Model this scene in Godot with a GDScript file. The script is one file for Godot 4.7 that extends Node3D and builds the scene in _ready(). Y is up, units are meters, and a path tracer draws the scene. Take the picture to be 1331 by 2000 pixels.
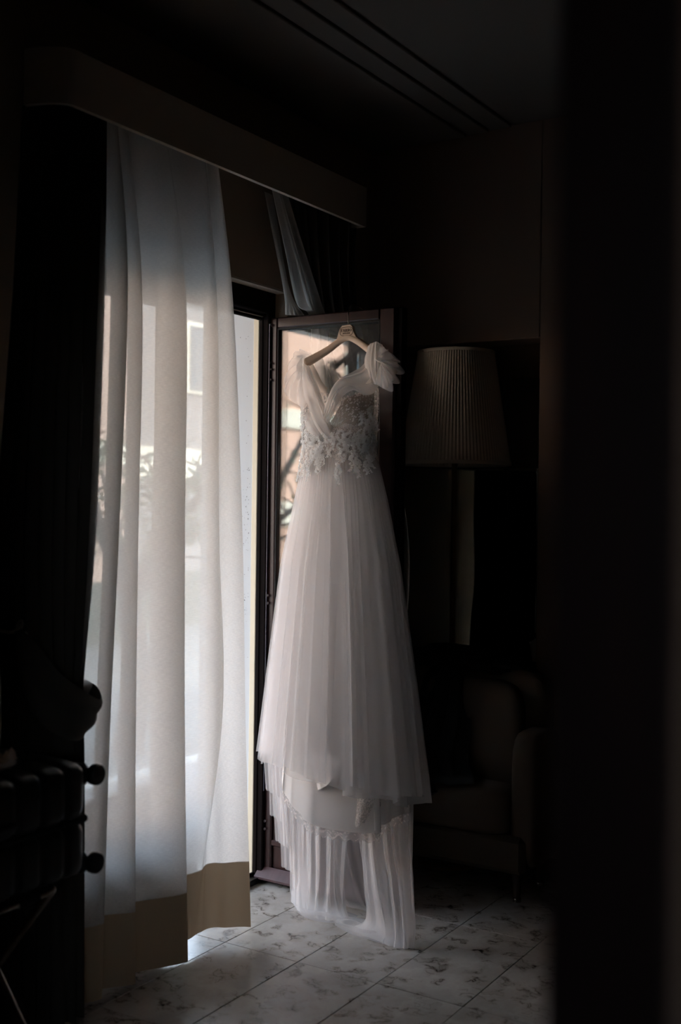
extends Node3D

# ------------------------------------------------------------------ geometry collector
class G:
	var p := PackedVector3Array()
	var n := PackedVector3Array()
	var uv := PackedVector2Array()
	var ix := PackedInt32Array()

	func tri(a: Vector3, b: Vector3, c: Vector3) -> void:   # counter-clockwise from outside
		var k := (b - a).cross(c - a).normalized()
		var i := p.size()
		p.append_array(PackedVector3Array([a, c, b]))
		n.append_array(PackedVector3Array([k, k, k]))
		uv.append_array(PackedVector2Array([Vector2(a.x + a.z, a.y), Vector2(c.x + c.z, c.y), Vector2(b.x + b.z, b.y)]))
		ix.append_array(PackedInt32Array([i, i + 1, i + 2]))

	func quad(a: Vector3, b: Vector3, c: Vector3, d: Vector3) -> void:
		tri(a, b, c)
		tri(a, c, d)

	func otri(a: Vector3, b: Vector3, c: Vector3, m: Vector3) -> void:   # faces away from m
		if (b - a).cross(c - a).dot((a + b + c) / 3.0 - m) < 0.0:
			tri(a, c, b)
		else:
			tri(a, b, c)

	func box(c: Vector3, s: Vector3, b := 0.003, bs := Basis()) -> G:
		var h := s * 0.5
		b = minf(b, minf(h.x, minf(h.y, h.z)) * 0.9)
		var q := func(sx: int, sy: int, sz: int, ax: int) -> Vector3:
			var v := Vector3(sx * (h.x - b), sy * (h.y - b), sz * (h.z - b))
			if ax == 0: v.x = sx * h.x
			elif ax == 1: v.y = sy * h.y
			else: v.z = sz * h.z
			return c + bs * v
		for ax in 3:
			for s1 in [-1, 1]:
				var k := []
				for o in [[-1, -1], [1, -1], [1, 1], [-1, 1]]:
					var e := [o[0], o[1]]
					e.insert(ax, s1)
					k.append(q.call(e[0], e[1], e[2], ax))
				otri(k[0], k[1], k[2], c)
				otri(k[0], k[2], k[3], c)
		if b > 0.0:
			for ax in 3:      # edges along axis ax
				var a1 := (ax + 1) % 3
				var a2 := (ax + 2) % 3
				for s1 in [-1, 1]:
					for s2 in [-1, 1]:
						var k := []
						for o in [[-1, a1], [1, a1], [1, a2], [-1, a2]]:
							var e := [0, 0, 0]
							e[ax] = o[0]
							e[a1] = s1
							e[a2] = s2
							k.append(q.call(e[0], e[1], e[2], o[1]))
						otri(k[0], k[1], k[2], c)
						otri(k[0], k[2], k[3], c)
			for sx in [-1, 1]:
				for sy in [-1, 1]:
					for sz in [-1, 1]:
						otri(q.call(sx, sy, sz, 0), q.call(sx, sy, sz, 1), q.call(sx, sy, sz, 2), c)
		return self

	# smooth grid; normal = du x dv
	func grid(nu: int, nv: int, pts: PackedVector3Array, uvs: PackedVector2Array, wrap := false) -> G:
		var o := p.size()
		var nn := PackedVector3Array()
		nn.resize(pts.size())
		var w := nu + 1
		for j in nv:
			for i in nu:
				var a := j * w + i
				var b := a + 1
				var d := a + w
				var e := d + 1
				var f := (pts[b] - pts[a]).cross(pts[d] - pts[a]) + (pts[d] - pts[e]).cross(pts[b] - pts[e])
				nn[a] += f
				nn[b] += f
				nn[d] += f
				nn[e] += f
				ix.append_array(PackedInt32Array([o + a, o + d, o + b, o + b, o + d, o + e]))
		if wrap:
			for j in nv + 1:
				var s := nn[j * w] + nn[j * w + nu]
				nn[j * w] = s
				nn[j * w + nu] = s
		for i in nn.size():
			nn[i] = nn[i].normalized() if nn[i].length_squared() > 1e-20 else Vector3.UP
		p.append_array(pts)
		n.append_array(nn)
		uv.append_array(uvs)
		return self

	func gridf(nu: int, nv: int, f: Callable, uvs := Vector2(1, 1), wrap := false) -> G:
		var pts := PackedVector3Array()
		var u2 := PackedVector2Array()
		for j in nv + 1:
			for i in nu + 1:
				pts.append(f.call(float(i) / nu, float(j) / nv))
				u2.append(Vector2(float(i) / nu * uvs.x, float(j) / nv * uvs.y))
		return grid(nu, nv, pts, u2, wrap)

	func tube(path: Array, r: float, sides := 10, r_end := -1.0, caps := true) -> G:
		var m := path.size()
		var pts := PackedVector3Array()
		var u2 := PackedVector2Array()
		var t0: Vector3 = (path[1] - path[0]).normalized()
		var up := Vector3.UP if absf(t0.y) < 0.9 else Vector3.RIGHT
		var x := t0.cross(up).normalized()
		for j in m:
			var t: Vector3 = (path[mini(j + 1, m - 1)] - path[maxi(j - 1, 0)]).normalized()
			x = (x - t * x.dot(t)).normalized()
			var y := t.cross(x)
			var rr := r if r_end < 0.0 else lerpf(r, r_end, float(j) / (m - 1))
			for i in sides + 1:
				var a := TAU * i / sides
				pts.append(path[j] + (x * cos(a) + y * sin(a)) * rr)
				u2.append(Vector2(float(i) / sides, float(j) / m))
		grid(sides, m - 1, pts, u2, true)
		if caps:
			for e in [0, m - 1]:
				var c: Vector3 = path[e]
				var inside: Vector3 = path[1] if e == 0 else path[m - 2]
				for i in sides:
					otri(c, pts[e * (sides + 1) + i], pts[e * (sides + 1) + i + 1], inside)
		return self

	# profile of Vector2(r, y), bottom to top outside
	func lathe(prof: Array, c: Vector3, segs := 32, bs := Basis()) -> G:
		var pts := PackedVector3Array()
		var u2 := PackedVector2Array()
		for j in prof.size():
			for i in segs + 1:
				var a := TAU * i / segs
				pts.append(c + bs * Vector3(prof[j].x * cos(a), prof[j].y, -prof[j].x * sin(a)))
				u2.append(Vector2(float(i) / segs, prof[j].y))
		return grid(segs, prof.size() - 1, pts, u2, true)

	# polygon in the xy plane pushed from z0 to z1
	func prism(poly: PackedVector2Array, z0: float, z1: float) -> G:
		var k := Geometry2D.triangulate_polygon(poly)
		var mid := (z0 + z1) * 0.5
		for i in range(0, k.size(), 3):
			for z in [z0, z1]:
				var a := Vector3(poly[k[i]].x, poly[k[i]].y, z)
				var b := Vector3(poly[k[i + 1]].x, poly[k[i + 1]].y, z)
				var c := Vector3(poly[k[i + 2]].x, poly[k[i + 2]].y, z)
				otri(a, b, c, Vector3((a.x + b.x + c.x) / 3.0, (a.y + b.y + c.y) / 3.0, mid))
		var m := poly.size()
		var cw := Geometry2D.is_polygon_clockwise(poly)
		for i in m:
			var a := poly[i]
			var b := poly[(i + 1) % m]
			if cw:
				var s := a
				a = b
				b = s
			quad(Vector3(a.x, a.y, z0), Vector3(b.x, b.y, z0), Vector3(b.x, b.y, z1), Vector3(a.x, a.y, z1))
		return self

	func mesh() -> ArrayMesh:
		var a := []
		a.resize(Mesh.ARRAY_MAX)
		a[Mesh.ARRAY_VERTEX] = p
		a[Mesh.ARRAY_NORMAL] = n
		a[Mesh.ARRAY_TEX_UV] = uv
		a[Mesh.ARRAY_INDEX] = ix
		var m := ArrayMesh.new()
		m.add_surface_from_arrays(Mesh.PRIMITIVE_TRIANGLES, a)
		return m

# ------------------------------------------------------------------ helpers
func v(x: float, y: float, z: float) -> Vector3:
	return Vector3(x, y, z)

func thing(called: String, label: String, category: String, at := Vector3.ZERO, group := "", kind := "") -> Node3D:
	var o := Node3D.new()
	o.name = called
	add_child(o, true)
	o.position = at
	tag(o, label, category, group, kind)
	return o

func tag(o: Node, label: String, category: String, group := "", kind := "") -> void:
	o.set_meta("label", label)
	o.set_meta("category", category)
	if group: o.set_meta("group", group)
	if kind: o.set_meta("kind", kind)

# a mesh given in world coordinates, hung under a thing (or a part, or the root)
func part(called: String, g: G, m: Material, parent: Node3D = self, label := "") -> MeshInstance3D:
	var o := MeshInstance3D.new()
	o.name = called
	o.mesh = g.mesh()
	o.material_override = m
	var off := Vector3.ZERO
	var q: Node = parent
	while q is Node3D and q != self:
		off += (q as Node3D).position
		q = q.get_parent()
	o.position = -off
	parent.add_child(o, true)
	if label: o.set_meta("label", label)
	return o

func struct(called: String, g: G, m: Material, label: String, category: String) -> MeshInstance3D:
	var o := part(called, g, m)
	tag(o, label, category, "", "structure")
	return o

func bx(x0: float, x1: float, y0: float, y1: float, z0: float, z1: float, b := 0.002, g: G = null) -> G:
	if g == null: g = G.new()
	return g.box(Vector3((x0 + x1) * 0.5, (y0 + y1) * 0.5, (z0 + z1) * 0.5), Vector3(absf(x1 - x0), absf(y1 - y0), absf(z1 - z0)), b)

func mat(c: Color, rough := 0.8, metal := 0.0, spec := 0.5) -> StandardMaterial3D:
	var m := StandardMaterial3D.new()
	m.albedo_color = c
	m.roughness = rough
	m.metallic = metal
	m.metallic_specular = spec
	m.cull_mode = BaseMaterial3D.CULL_DISABLED
	return m

func cloth(c: Color, alpha: float, through: float, rough := 0.95) -> StandardMaterial3D:
	var m := mat(c, rough, 0.0, 0.2)
	if alpha < 1.0:
		m.transparency = BaseMaterial3D.TRANSPARENCY_ALPHA
		m.albedo_color.a = alpha
	if through > 0.0:
		m.backlight_enabled = true
		m.backlight = Color(c.r, c.g, c.b) * through
	return m

func glass(alpha := 0.03) -> StandardMaterial3D:
	var m := mat(Color(0.95, 0.97, 0.96), 0.0)
	m.transparency = BaseMaterial3D.TRANSPARENCY_ALPHA
	m.albedo_color.a = alpha
	return m

func noise(sd: int, freq: float, oct := 3, kind := FastNoiseLite.TYPE_SIMPLEX_SMOOTH) -> FastNoiseLite:
	var f := FastNoiseLite.new()
	f.seed = sd
	f.noise_type = kind
	f.frequency = freq
	f.fractal_octaves = oct
	f.fractal_type = FastNoiseLite.FRACTAL_FBM if oct > 1 else FastNoiseLite.FRACTAL_NONE
	return f

func picture(w: int, h: int, f: Callable) -> ImageTexture:
	var im := Image.create(w, h, false, Image.FORMAT_RGBA8)
	for y in h:
		for x in w:
			im.set_pixel(x, y, f.call(x, y))
	return ImageTexture.create_from_image(im)

func cr(a: Vector3, b: Vector3, c: Vector3, d: Vector3, t: float) -> Vector3:
	var t2 := t * t
	return 0.5 * (2.0 * b + (c - a) * t + (2.0 * a - 5.0 * b + 4.0 * c - d) * t2 + (3.0 * b - a - 3.0 * c + d) * t2 * t)

func along(pts: Array, u: float) -> Vector3:
	var m := pts.size()
	if m == 1: return pts[0]
	var f := clampf(u, 0.0, 1.0) * (m - 1)
	var i := mini(int(f), m - 2)
	var a: Vector3 = pts[i - 1] if i > 0 else 2.0 * pts[0] - pts[1]
	var d: Vector3 = pts[i + 2] if i + 2 < m else 2.0 * pts[m - 1] - pts[m - 2]
	return cr(a, pts[i], pts[i + 1], d, f - i)

func smooth_path(pts: Array, count: int) -> Array:
	var r := []
	for i in count + 1:
		r.append(along(pts, float(i) / count))
	return r

# cloth laid through rows of control points; fold(s, t) gives (out, sideways)
func sheet(rows: Array, nu: int, nv: int, fold: Callable, uvs := Vector2(1, 1), t0 := 0.0, t1 := 1.0) -> G:
	var g := G.new()
	var cols := []
	for i in nu + 1:
		var c := []
		for r in rows:
			c.append(along(r, float(i) / nu))
		cols.append(c)
	var pts := PackedVector3Array()
	var u2 := PackedVector2Array()
	for j in nv + 1:
		var t := lerpf(t0, t1, float(j) / nv)
		var line := []
		for i in nu + 1:
			line.append(along(cols[i], t))
		for i in nu + 1:
			var tg: Vector3 = line[mini(i + 1, nu)] - line[maxi(i - 1, 0)]
			tg.y = 0.0
			tg = tg.normalized()
			var out := Vector3(-tg.z, 0, tg.x)
			var f: Vector2 = fold.call(float(i) / nu, t)
			pts.append(line[i] + out * f.x + tg * f.y)
			u2.append(Vector2(float(i) / nu * uvs.x, t * uvs.y))
	g.grid(nu, nv, pts, u2)
	return g

var rng := RandomNumberGenerator.new()
var flat := func(_s: float, _t: float) -> Vector2: return Vector2.ZERO

# ------------------------------------------------------------------ scene
func _ready() -> void:
	rng.seed = 7
	setup_view()
	build_room()
	build_outside()
	build_doors()
	build_drapery()
	build_dress()
	build_corner()
	build_luggage()

func setup_view() -> void:
	var cam := Camera3D.new()
	cam.name = "camera"
	cam.position = v(0, 1.45, 0)
	cam.rotation_order = EULER_ORDER_YXZ
	cam.rotation_degrees = v(-0.35, 32.0, 0.75)
	cam.fov = rad_to_deg(2.0 * atan(1000.0 / 2230.0))
	cam.near = 0.02
	cam.far = 200.0
	var at := CameraAttributesPhysical.new()
	at.frustum_focal_length = 40.0
	at.frustum_focus_distance = 4.1
	at.exposure_aperture = 2.0
	cam.attributes = at
	add_child(cam)
	cam.fov = rad_to_deg(2.0 * atan(1000.0 / 2230.0))
	cam.current = true

	var sky_m := ProceduralSkyMaterial.new()
	sky_m.sky_top_color = Color(0.70, 0.79, 0.895)
	sky_m.sky_horizon_color = Color(0.885, 0.92, 0.955)
	sky_m.sky_curve = 0.2
	sky_m.ground_bottom_color = Color(0.35, 0.33, 0.30)
	sky_m.ground_horizon_color = Color(0.55, 0.53, 0.50)
	sky_m.sky_energy_multiplier = 3.2
	var sky := Sky.new()
	sky.sky_material = sky_m
	var e := Environment.new()
	e.background_mode = Environment.BG_SKY
	e.sky = sky
	e.tonemap_mode = Environment.TONE_MAPPER_LINEAR
	e.tonemap_exposure = 1.08
	e.sdfgi_enabled = true
	e.ssao_enabled = true
	e.ssil_enabled = true
	var we := WorldEnvironment.new()
	we.name = "environment"
	we.environment = e
	add_child(we)

	var sun := DirectionalLight3D.new()
	sun.name = "sun"
	sun.light_color = Color(1.0, 0.95, 0.88)
	sun.light_energy = 4.0
	sun.light_angular_distance = 0.5
	sun.shadow_enabled = true
	sun.rotation_degrees = v(-48, 75, 0)
	add_child(sun)

# ------------------------------------------------------------------ room
const WX := -2.5      # inner face of the window wall
const CY := 2.95      # ceiling
const BZ := -4.2      # front of the end wall
const Z0 := -3.60     # opening, far side
const Z1 := -2.42     # opening, near side

func marble(sd: int) -> ImageTexture:
	var warp := noise(sd, 0.010, 4)
	var warp2 := noise(sd + 11, 0.009, 4)
	var big := noise(sd + 3, 0.0035, 3)
	var vein := noise(sd + 5, 0.0032, 2)
	var vein2 := noise(sd + 8, 0.008, 2)
	var fine := noise(sd + 13, 0.05, 3)
	var gate := noise(sd + 21, 0.006, 2)
	return picture(400, 800, func(x: int, y: int) -> Color:
		var wx := x + 60.0 * warp.get_noise_2d(x, y)
		var wy := y + 60.0 * warp2.get_noise_2d(x, y)
		var a := absf(vein.get_noise_2d(wx * 0.5 + wy * 0.5, wy * 1.9 - wx * 1.1))
		var b := absf(vein2.get_noise_2d(wx * 0.6 + wy * 0.3, wy * 1.3))
		var gt := clampf(gate.get_noise_2d(x, y) * 3.4 + 0.30, 0.0, 1.0)
		var f := fine.get_noise_2d(x, y)
		var k1 := exp(-a * (26.0 + 18.0 * f)) * gt * clampf(0.55 + 1.6 * f + 0.5 * gt, 0.0, 1.0)
		var k2 := exp(-b * 34.0) * clampf(gt * 1.7 - 0.8, 0.0, 1.0)
		var k3 := exp(-a * 5.0) * gt * 0.20
		var cloud := clampf(0.5 + 0.9 * big.get_noise_2d(wx, wy), 0.0, 1.0)
		var c := Color(0.72, 0.69, 0.655).lerp(Color(0.56, 0.53, 0.50), cloud * 0.55 + 0.1 * f)
		c = c.lerp(Color(0.24, 0.20, 0.17), clampf(k1 * 0.62 + k2 * 0.55 + k3, 0.0, 0.9))
		return c)

func build_room() -> void:
	var paint := mat(Color(0.56, 0.49, 0.42), 0.9)
	var paint_end := mat(Color(0.50, 0.41, 0.35), 0.9)
	var plaster := mat(Color(0.62, 0.58, 0.53), 0.92)
	var stucco := mat(Color(0.80, 0.81, 0.82), 0.95)
	var wood := wood_mat(Color(0.16, 0.075, 0.06), Color(0.09, 0.04, 0.035), 0.5)

	# floor: a slab and marble tiles laid on it
	var grout := mat(Color(0.20, 0.18, 0.165), 0.95)
	var floor_root := thing("floor", "pale veined marble tile floor of the hotel room", "floor", Vector3.ZERO, "", "structure")
	part("screed", bx(-2.95, 3.3, -0.20, -0.0105, -4.95, 2.3, 0.0), grout, floor_root)
	var stones := []
	for k in 4:
		var m := mat(Color(1, 1, 1), 0.26, 0.0, 0.6)
		m.albedo_texture = marble(31 + 17 * k)
		stones.append(m)
	var forms := []
	for k in 4:
		var g := G.new().box(v(0, -0.005, 0), v(0.2885, 0.010, 0.5785), 0.0012)
		for i in g.p.size():
			var q := Vector2(g.p[i].x / 0.29 + 0.5, g.p[i].z / 0.58 + 0.5)
			if k % 2 == 1: q.x = 1.0 - q.x
			if k >= 2: q.y = 1.0 - q.y
			g.uv[i] = q
		forms.append(g.mesh())
	for i in range(-1, 20):
		for j in range(-4, 9):
			var x := -2.013 + 0.29 * (i - 1) + 0.145
			var z := -3.0 + 0.58 * j + 0.29
			if x > 3.2 or x < -2.75: continue
			var t := MeshInstance3D.new()
			t.name = "tile"
			t.mesh = forms[(i * 3 + j * 5 + 40) % 4]
			t.material_override = stones[(i * 7 + j * 3 + (i * j) % 3 + 60) % 4]
			t.position = v(x, rng.randf_range(-0.0004, 0.0004), z)
			floor_root.add_child(t, true)

	# window wall with its opening, thick
	var wl := thing("wall_left", "dark painted window wall with the tall balcony door opening", "wall", Vector3.ZERO, "", "structure")
	part("wall_face", bx(-2.88, WX, 0, 3.05, -5.0, Z0, 0.0), paint, wl)
	part("wall_face", bx(-2.88, WX, 0, 3.05, Z1, 2.4, 0.0), paint, wl)
	part("lintel", bx(-2.88, WX, 2.265, 3.05, Z0, Z1, 0.0), paint, wl)
	# pale plaster lining of the reveal, inside and outside of the frame
	var rv := G.new()
	bx(-2.55, WX - 0.002, 2.258, 2.266, Z0, Z1, 0.0, rv)
	part("reveal_soffit", rv, plaster, wl)
	var ro := G.new()
	bx(-2.885, -2.627, -0.02, 2.30, Z0 - 0.01, Z0 + 0.036, 0.002, ro)
	part("outer_reveal", ro, stucco, wl, "grey stuccoed outer reveal")
	var rg := G.new()
	bx(-2.629, -2.602, 0.0, 2.25, Z0 - 0.01, Z0 + 0.044, 0.003, rg)
	part("shutter_guide", rg, mat(Color(0.88, 0.83, 0.73), 0.5), wl, "cream roller shutter guide rail")
	# dirt specks clinging to the stucco
	var dots := G.new()
	var r2 := RandomNumberGenerator.new()
	r2.seed = 5
	for k in 95:
		var y := r2.randf_range(0.75, 2.15) if k > 60 else r2.randf_range(1.0, 1.6)
		var q := v(-2.642 - absf(r2.randfn(0, 0.030)), y, Z0 + 0.0365)
		var w := r2.randf_range(0.0005, 0.0018)
		dots.box(q, v(w, w * r2.randf_range(0.8, 2.6), 0.0012), 0.0, Basis(Vector3.FORWARD, r2.randf_range(-0.7, 0.7)))
	var dk := part("dirt_specks", dots, mat(Color(0.20, 0.18, 0.16), 1.0), wl)
	dk.set_meta("kind", "stuff")

	# end wall: alcove with a lintel, its back and the projecting side
	var wb := thing("wall_back", "dark brown end wall with a shallow alcove for the seat", "wall", Vector3.ZERO, "", "structure")
	part("wall_face", bx(-1.715, 3.2, 0, 3.05, -4.9, BZ, 0.004), paint_end, wb)
	part("alcove_lintel", bx(-2.5, -1.715, 2.115, 3.05, -4.36, BZ, 0.004), paint_end, wb)
	part("alcove_back", bx(-2.5, -1.715, 0, 3.05, -4.9, -4.47, 0.0), paint_end, wb)
	struct("wall_right", bx(3.2, 3.4, 0, 3.05, -5.0, 2.4, 0.0), paint_end, "plain dark side wall opposite the balcony door", "wall")
	var wr := G.new()
	bx(-2.9, 1.2, 0, 3.05, 2.2, 2.4, 0.0, wr)
	bx(1.8, 3.4, 0, 3.05, 2.2, 2.4, 0.0, wr)
	bx(1.2, 1.8, 0, 1.5, 2.2, 2.4, 0.0, wr)
	bx(1.2, 1.8, 2.1, 3.05, 2.2, 2.4, 0.0, wr)
	struct("wall_rear", wr, paint_end, "plain dark wall with a small high opening closing the entrance hall", "wall")
	var wp := thing("wall_front", "dark partition wall edge with a brown door casing beside the entrance", "wall", Vector3.ZERO, "", "structure")
	part("wall_face", bx(-0.283, 3.2, 0, 3.05, -0.86, -0.72, 0.002), paint_end, wp)
	part("wall_face", bx(-2.5, -1.20, 0, 3.05, -0.86, -0.72, 0.0), paint_end, wp)
	part("lintel", bx(-1.20, -0.283, 2.12, 3.05, -0.86, -0.72, 0.0), paint_end, wp)
	var cs := G.new()
	bx(-0.276, -0.20, 0, 2.16, -0.72, -0.70, 0.004, cs)
	part("door_casing", cs, wood, wp)
	var pl := G.new()
	bx(-0.2845, -0.2825, 1.10, 1.26, -0.775, -0.745, 0.0008, pl)
	part("strike_plate", pl, mat(Color(0.30, 0.17, 0.12), 0.35, 0.9), wp, "bronze strike plate")

	# ceiling with a stepped border
	var cl := thing("ceiling", "dark ceiling with narrow stepped border mouldings along the window side", "ceiling", Vector3.ZERO, "", "structure")
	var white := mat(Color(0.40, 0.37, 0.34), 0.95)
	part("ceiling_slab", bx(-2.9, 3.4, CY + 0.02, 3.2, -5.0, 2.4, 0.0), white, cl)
	var edges := [-2.5, -2.042, -1.942, -1.842]
	for k in 3:
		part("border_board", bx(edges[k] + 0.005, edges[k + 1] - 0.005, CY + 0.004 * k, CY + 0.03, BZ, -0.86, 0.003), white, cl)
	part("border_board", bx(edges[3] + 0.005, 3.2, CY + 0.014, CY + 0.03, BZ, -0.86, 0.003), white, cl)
	var sk := G.new()
	bx(-1.715, 3.2, 0, 0.09, BZ, BZ + 0.014, 0.003, sk)
	struct("baseboard_back", sk, wood, "low brown baseboard along the end wall", "baseboard")
	struct("roof", bx(-3.0, 3.6, 3.2, 3.35, -5.2, 2.6, 0.0), stucco, "flat pale roof slab over the room", "roof")

func wood_mat(a: Color, b: Color, rough := 0.5) -> StandardMaterial3D:
	var gn := noise(9, 0.02, 4)
	var gn2 := noise(19, 0.09, 2)
	var m := mat(Color(1, 1, 1), rough)
	m.albedo_texture = picture(128, 256, func(x: int, y: int) -> Color:
		var k := 0.5 + 0.6 * gn.get_noise_2d(x * 3.0, y * 0.25) + 0.25 * gn2.get_noise_2d(x * 2.0, y * 0.15)
		return a.lerp(b, clampf(k, 0, 1)))
	m.uv1_triplanar = true
	m.uv1_world_triplanar = true
	m.uv1_scale = v(2, 1.2, 2)
	return m

# ------------------------------------------------------------------ doors and frame
func build_doors() -> void:
	var wood := wood_mat(Color(0.24, 0.135, 0.125), Color(0.155, 0.08, 0.078), 0.34)
	var dark := wood_mat(Color(0.075, 0.045, 0.04), Color(0.05, 0.03, 0.028), 0.75)
	dark.metallic_specular = 0.2
	var rubber := mat(Color(0.03, 0.03, 0.03), 0.7)
	var steel := mat(Color(0.62, 0.62, 0.64), 0.28, 1.0)
	var pane := glass()
	# fixed frame
	var fr := thing("trim_1", "dark wooden door frame lining the balcony opening", "door frame", v(-2.6, 0, -3.0), "", "structure")
	for s in [[Z0, -3.553], [-2.467, Z1]]:
		var g := G.new()
		bx(-2.602, -2.555, 0, 2.262, s[0], s[1], 0.004, g)
		bx(-2.59, -2.58, 0.03, 2.17, s[0] - 0.0, s[1] + (0.004 if s[0] < -3 else 0.0), 0.002, g)
		part("jamb", g, dark, fr)
	var hd := G.new()
	bx(-2.602, -2.555, 2.178, 2.262, -3.553, -2.467, 0.004, hd)
	bx(-2.602, -2.585, 2.155, 2.18, -3.553, -2.467, 0.003, hd)
	part("head", hd, dark, fr)
	part("head_seal", bx(-2.586, -2.580, 2.166, 2.170, -3.553, -2.467, 0.001), mat(Color(0.5, 0.47, 0.44), 0.35), fr, "pale weather seal")
	var sl := G.new()
	bx(-2.64, -2.555, 0.0, 0.022, -3.553, -2.467, 0.004, sl)
	bx(-2.60, -2.59, 0.02, 0.034, -3.553, -2.467, 0.002, sl)
	part("sill_track", sl, mat(Color(0.06, 0.05, 0.05), 0.4, 0.3), fr)
	# lock keeps and hinge plates on the jamb
	var hp := G.new()
	bx(-2.556, -2.5525, 0.35, 2.14, -3.565, -3.557, 0.001, hp)
	part("hinge_strip", hp, mat(Color(0.34, 0.34, 0.37), 0.3, 0.9), fr)
	for y in [0.205, 0.235, 1.07, 1.10, 1.925, 1.965, 1.99, 2.135]:
		part("screw", G.new().lathe([Vector2(0.0, 0.003), Vector2(0.0035, 0.003), Vector2(0.0055, 0.001), Vector2(0.006, 0.0)], v(-2.548, y, -3.559), 12, Basis(Vector3.BACK, PI / 2)), steel, fr)

	# open leaf, square to the wall
	var d1 := thing("door_1", "open glazed balcony door leaf with reddish brown frame holding up the dress", "door", v(-2.27, 0, -3.595), "", "structure")
	var zf := -3.57
	var zb := -3.622
	part("stile", bx(-2.575, -2.527, 0.018, 2.163, zb, zf, 0.005), wood, d1)
	part("stile", bx(-2.075, -2.012, 0.018, 2.163, zb, zf, 0.005), wood, d1)
	var lip := G.new()
	bx(-2.02, -1.985, 0.018, 2.163, zb + 0.004, zf - 0.012, 0.004, lip)
	part("meeting_lip", lip, dark, d1)
	part("top_rail", bx(-2.527, -2.075, 2.122, 2.163, zb, zf, 0.005), wood, d1)
	part("lock_rail", bx(-2.527, -2.075, 0.44, 0.50, zb, zf, 0.005), wood, d1)
	part("middle_rail", bx(-2.527, -2.075, 0.141, 0.163, zb, zf, 0.004), wood, d1)
	part("panel", bx(-2.527, -2.075, 0.160, 0.445, zb + 0.014, zf - 0.014, 0.002), wood, d1)
	part("panel", bx(-2.527, -2.075, 0.045, 0.143, zb + 0.014, zf - 0.014, 0.002), wood, d1)
	part("bottom_rail", bx(-2.527, -2.075, 0.018, 0.046, zb, zf, 0.003), wood, d1)
	var dr := PackedVector2Array([Vector2(0, 0.058), Vector2(0, 0.018), Vector2(0.038, 0.018), Vector2(0.038, 0.026)])
	var dg := G.new().prism(dr, -2.577, -2.0)
	for i in dg.p.size():
		var q := dg.p[i]
		dg.p[i] = v(q.z, q.y, zf + q.x)
		var w := dg.n[i]
		dg.n[i] = v(w.z, w.y, w.x)
	for i in range(0, dg.ix.size(), 3):
		var s := dg.ix[i]
		dg.ix[i] = dg.ix[i + 1]
		dg.ix[i + 1] = s
	part("drip_rail", dg, wood_mat(Color(0.33, 0.235, 0.24), Color(0.27, 0.18, 0.185), 0.5), d1)
	part("bottom_seal", bx(-2.56, -2.0, 0.002, 0.019, zb + 0.006, zf + 0.004, 0.002), rubber, d1)
	var gk := G.new()
	for z in [zf - 0.006, zb + 0.006]:
		bx(-2.528, -2.522, 0.5, 2.122, z - 0.003, z + 0.003, 0.001, gk)
		bx(-2.080, -2.074, 0.5, 2.122, z - 0.003, z + 0.003, 0.001, gk)
		bx(-2.527, -2.075, 2.116, 2.123, z - 0.003, z + 0.003, 0.001, gk)
		bx(-2.527, -2.075, 0.499, 0.505, z - 0.003, z + 0.003, 0.001, gk)
	part("glazing_bead", gk, rubber, d1)
	for z in [-3.588, -3.604]:
		part("pane", bx(-2.526, -2.076, 0.50, 2.122, z - 0.002, z + 0.002, 0.0), pane, d1)
	# closed leaf
	var d2 := thing("door_2", "closed glazed balcony door leaf hidden behind the sheer curtain", "door", v(-2.6, 0, -2.74), "", "structure")
	var x0 := -2.602
	var x1 := -2.558
	part("stile", bx(x0, x1, 0.03, 2.165, -3.005, -2.955, 0.004), wood, d2)
	part("stile", bx(x0, x1, 0.03, 2.165, -2.515, -2.465, 0.004), wood, d2)
	part("top_rail", bx(x0, x1, 2.115, 2.165, -2.955, -2.515, 0.004), wood, d2)
	part("lock_rail", bx(x0, x1, 0.44, 0.50, -2.955, -2.515, 0.004), wood, d2)
	part("panel", bx(x0 + 0.012, x1 - 0.012, 0.16, 0.445, -2.955, -2.515, 0.002), wood, d2)
	part("middle_rail", bx(x0, x1, 0.141, 0.163, -2.955, -2.515, 0.004), wood, d2)
	part("panel", bx(x0 + 0.012, x1 - 0.012, 0.045, 0.143, -2.955, -2.515, 0.002), wood, d2)
	part("bottom_rail", bx(x0, x1, 0.03, 0.05, -2.955, -2.515, 0.003), wood, d2)
	for x in [-2.574, -2.588]:
		part("pane", bx(x - 0.002, x + 0.002, 0.5, 2.115, -2.955, -2.515, 0.0), pane, d2)

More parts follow.
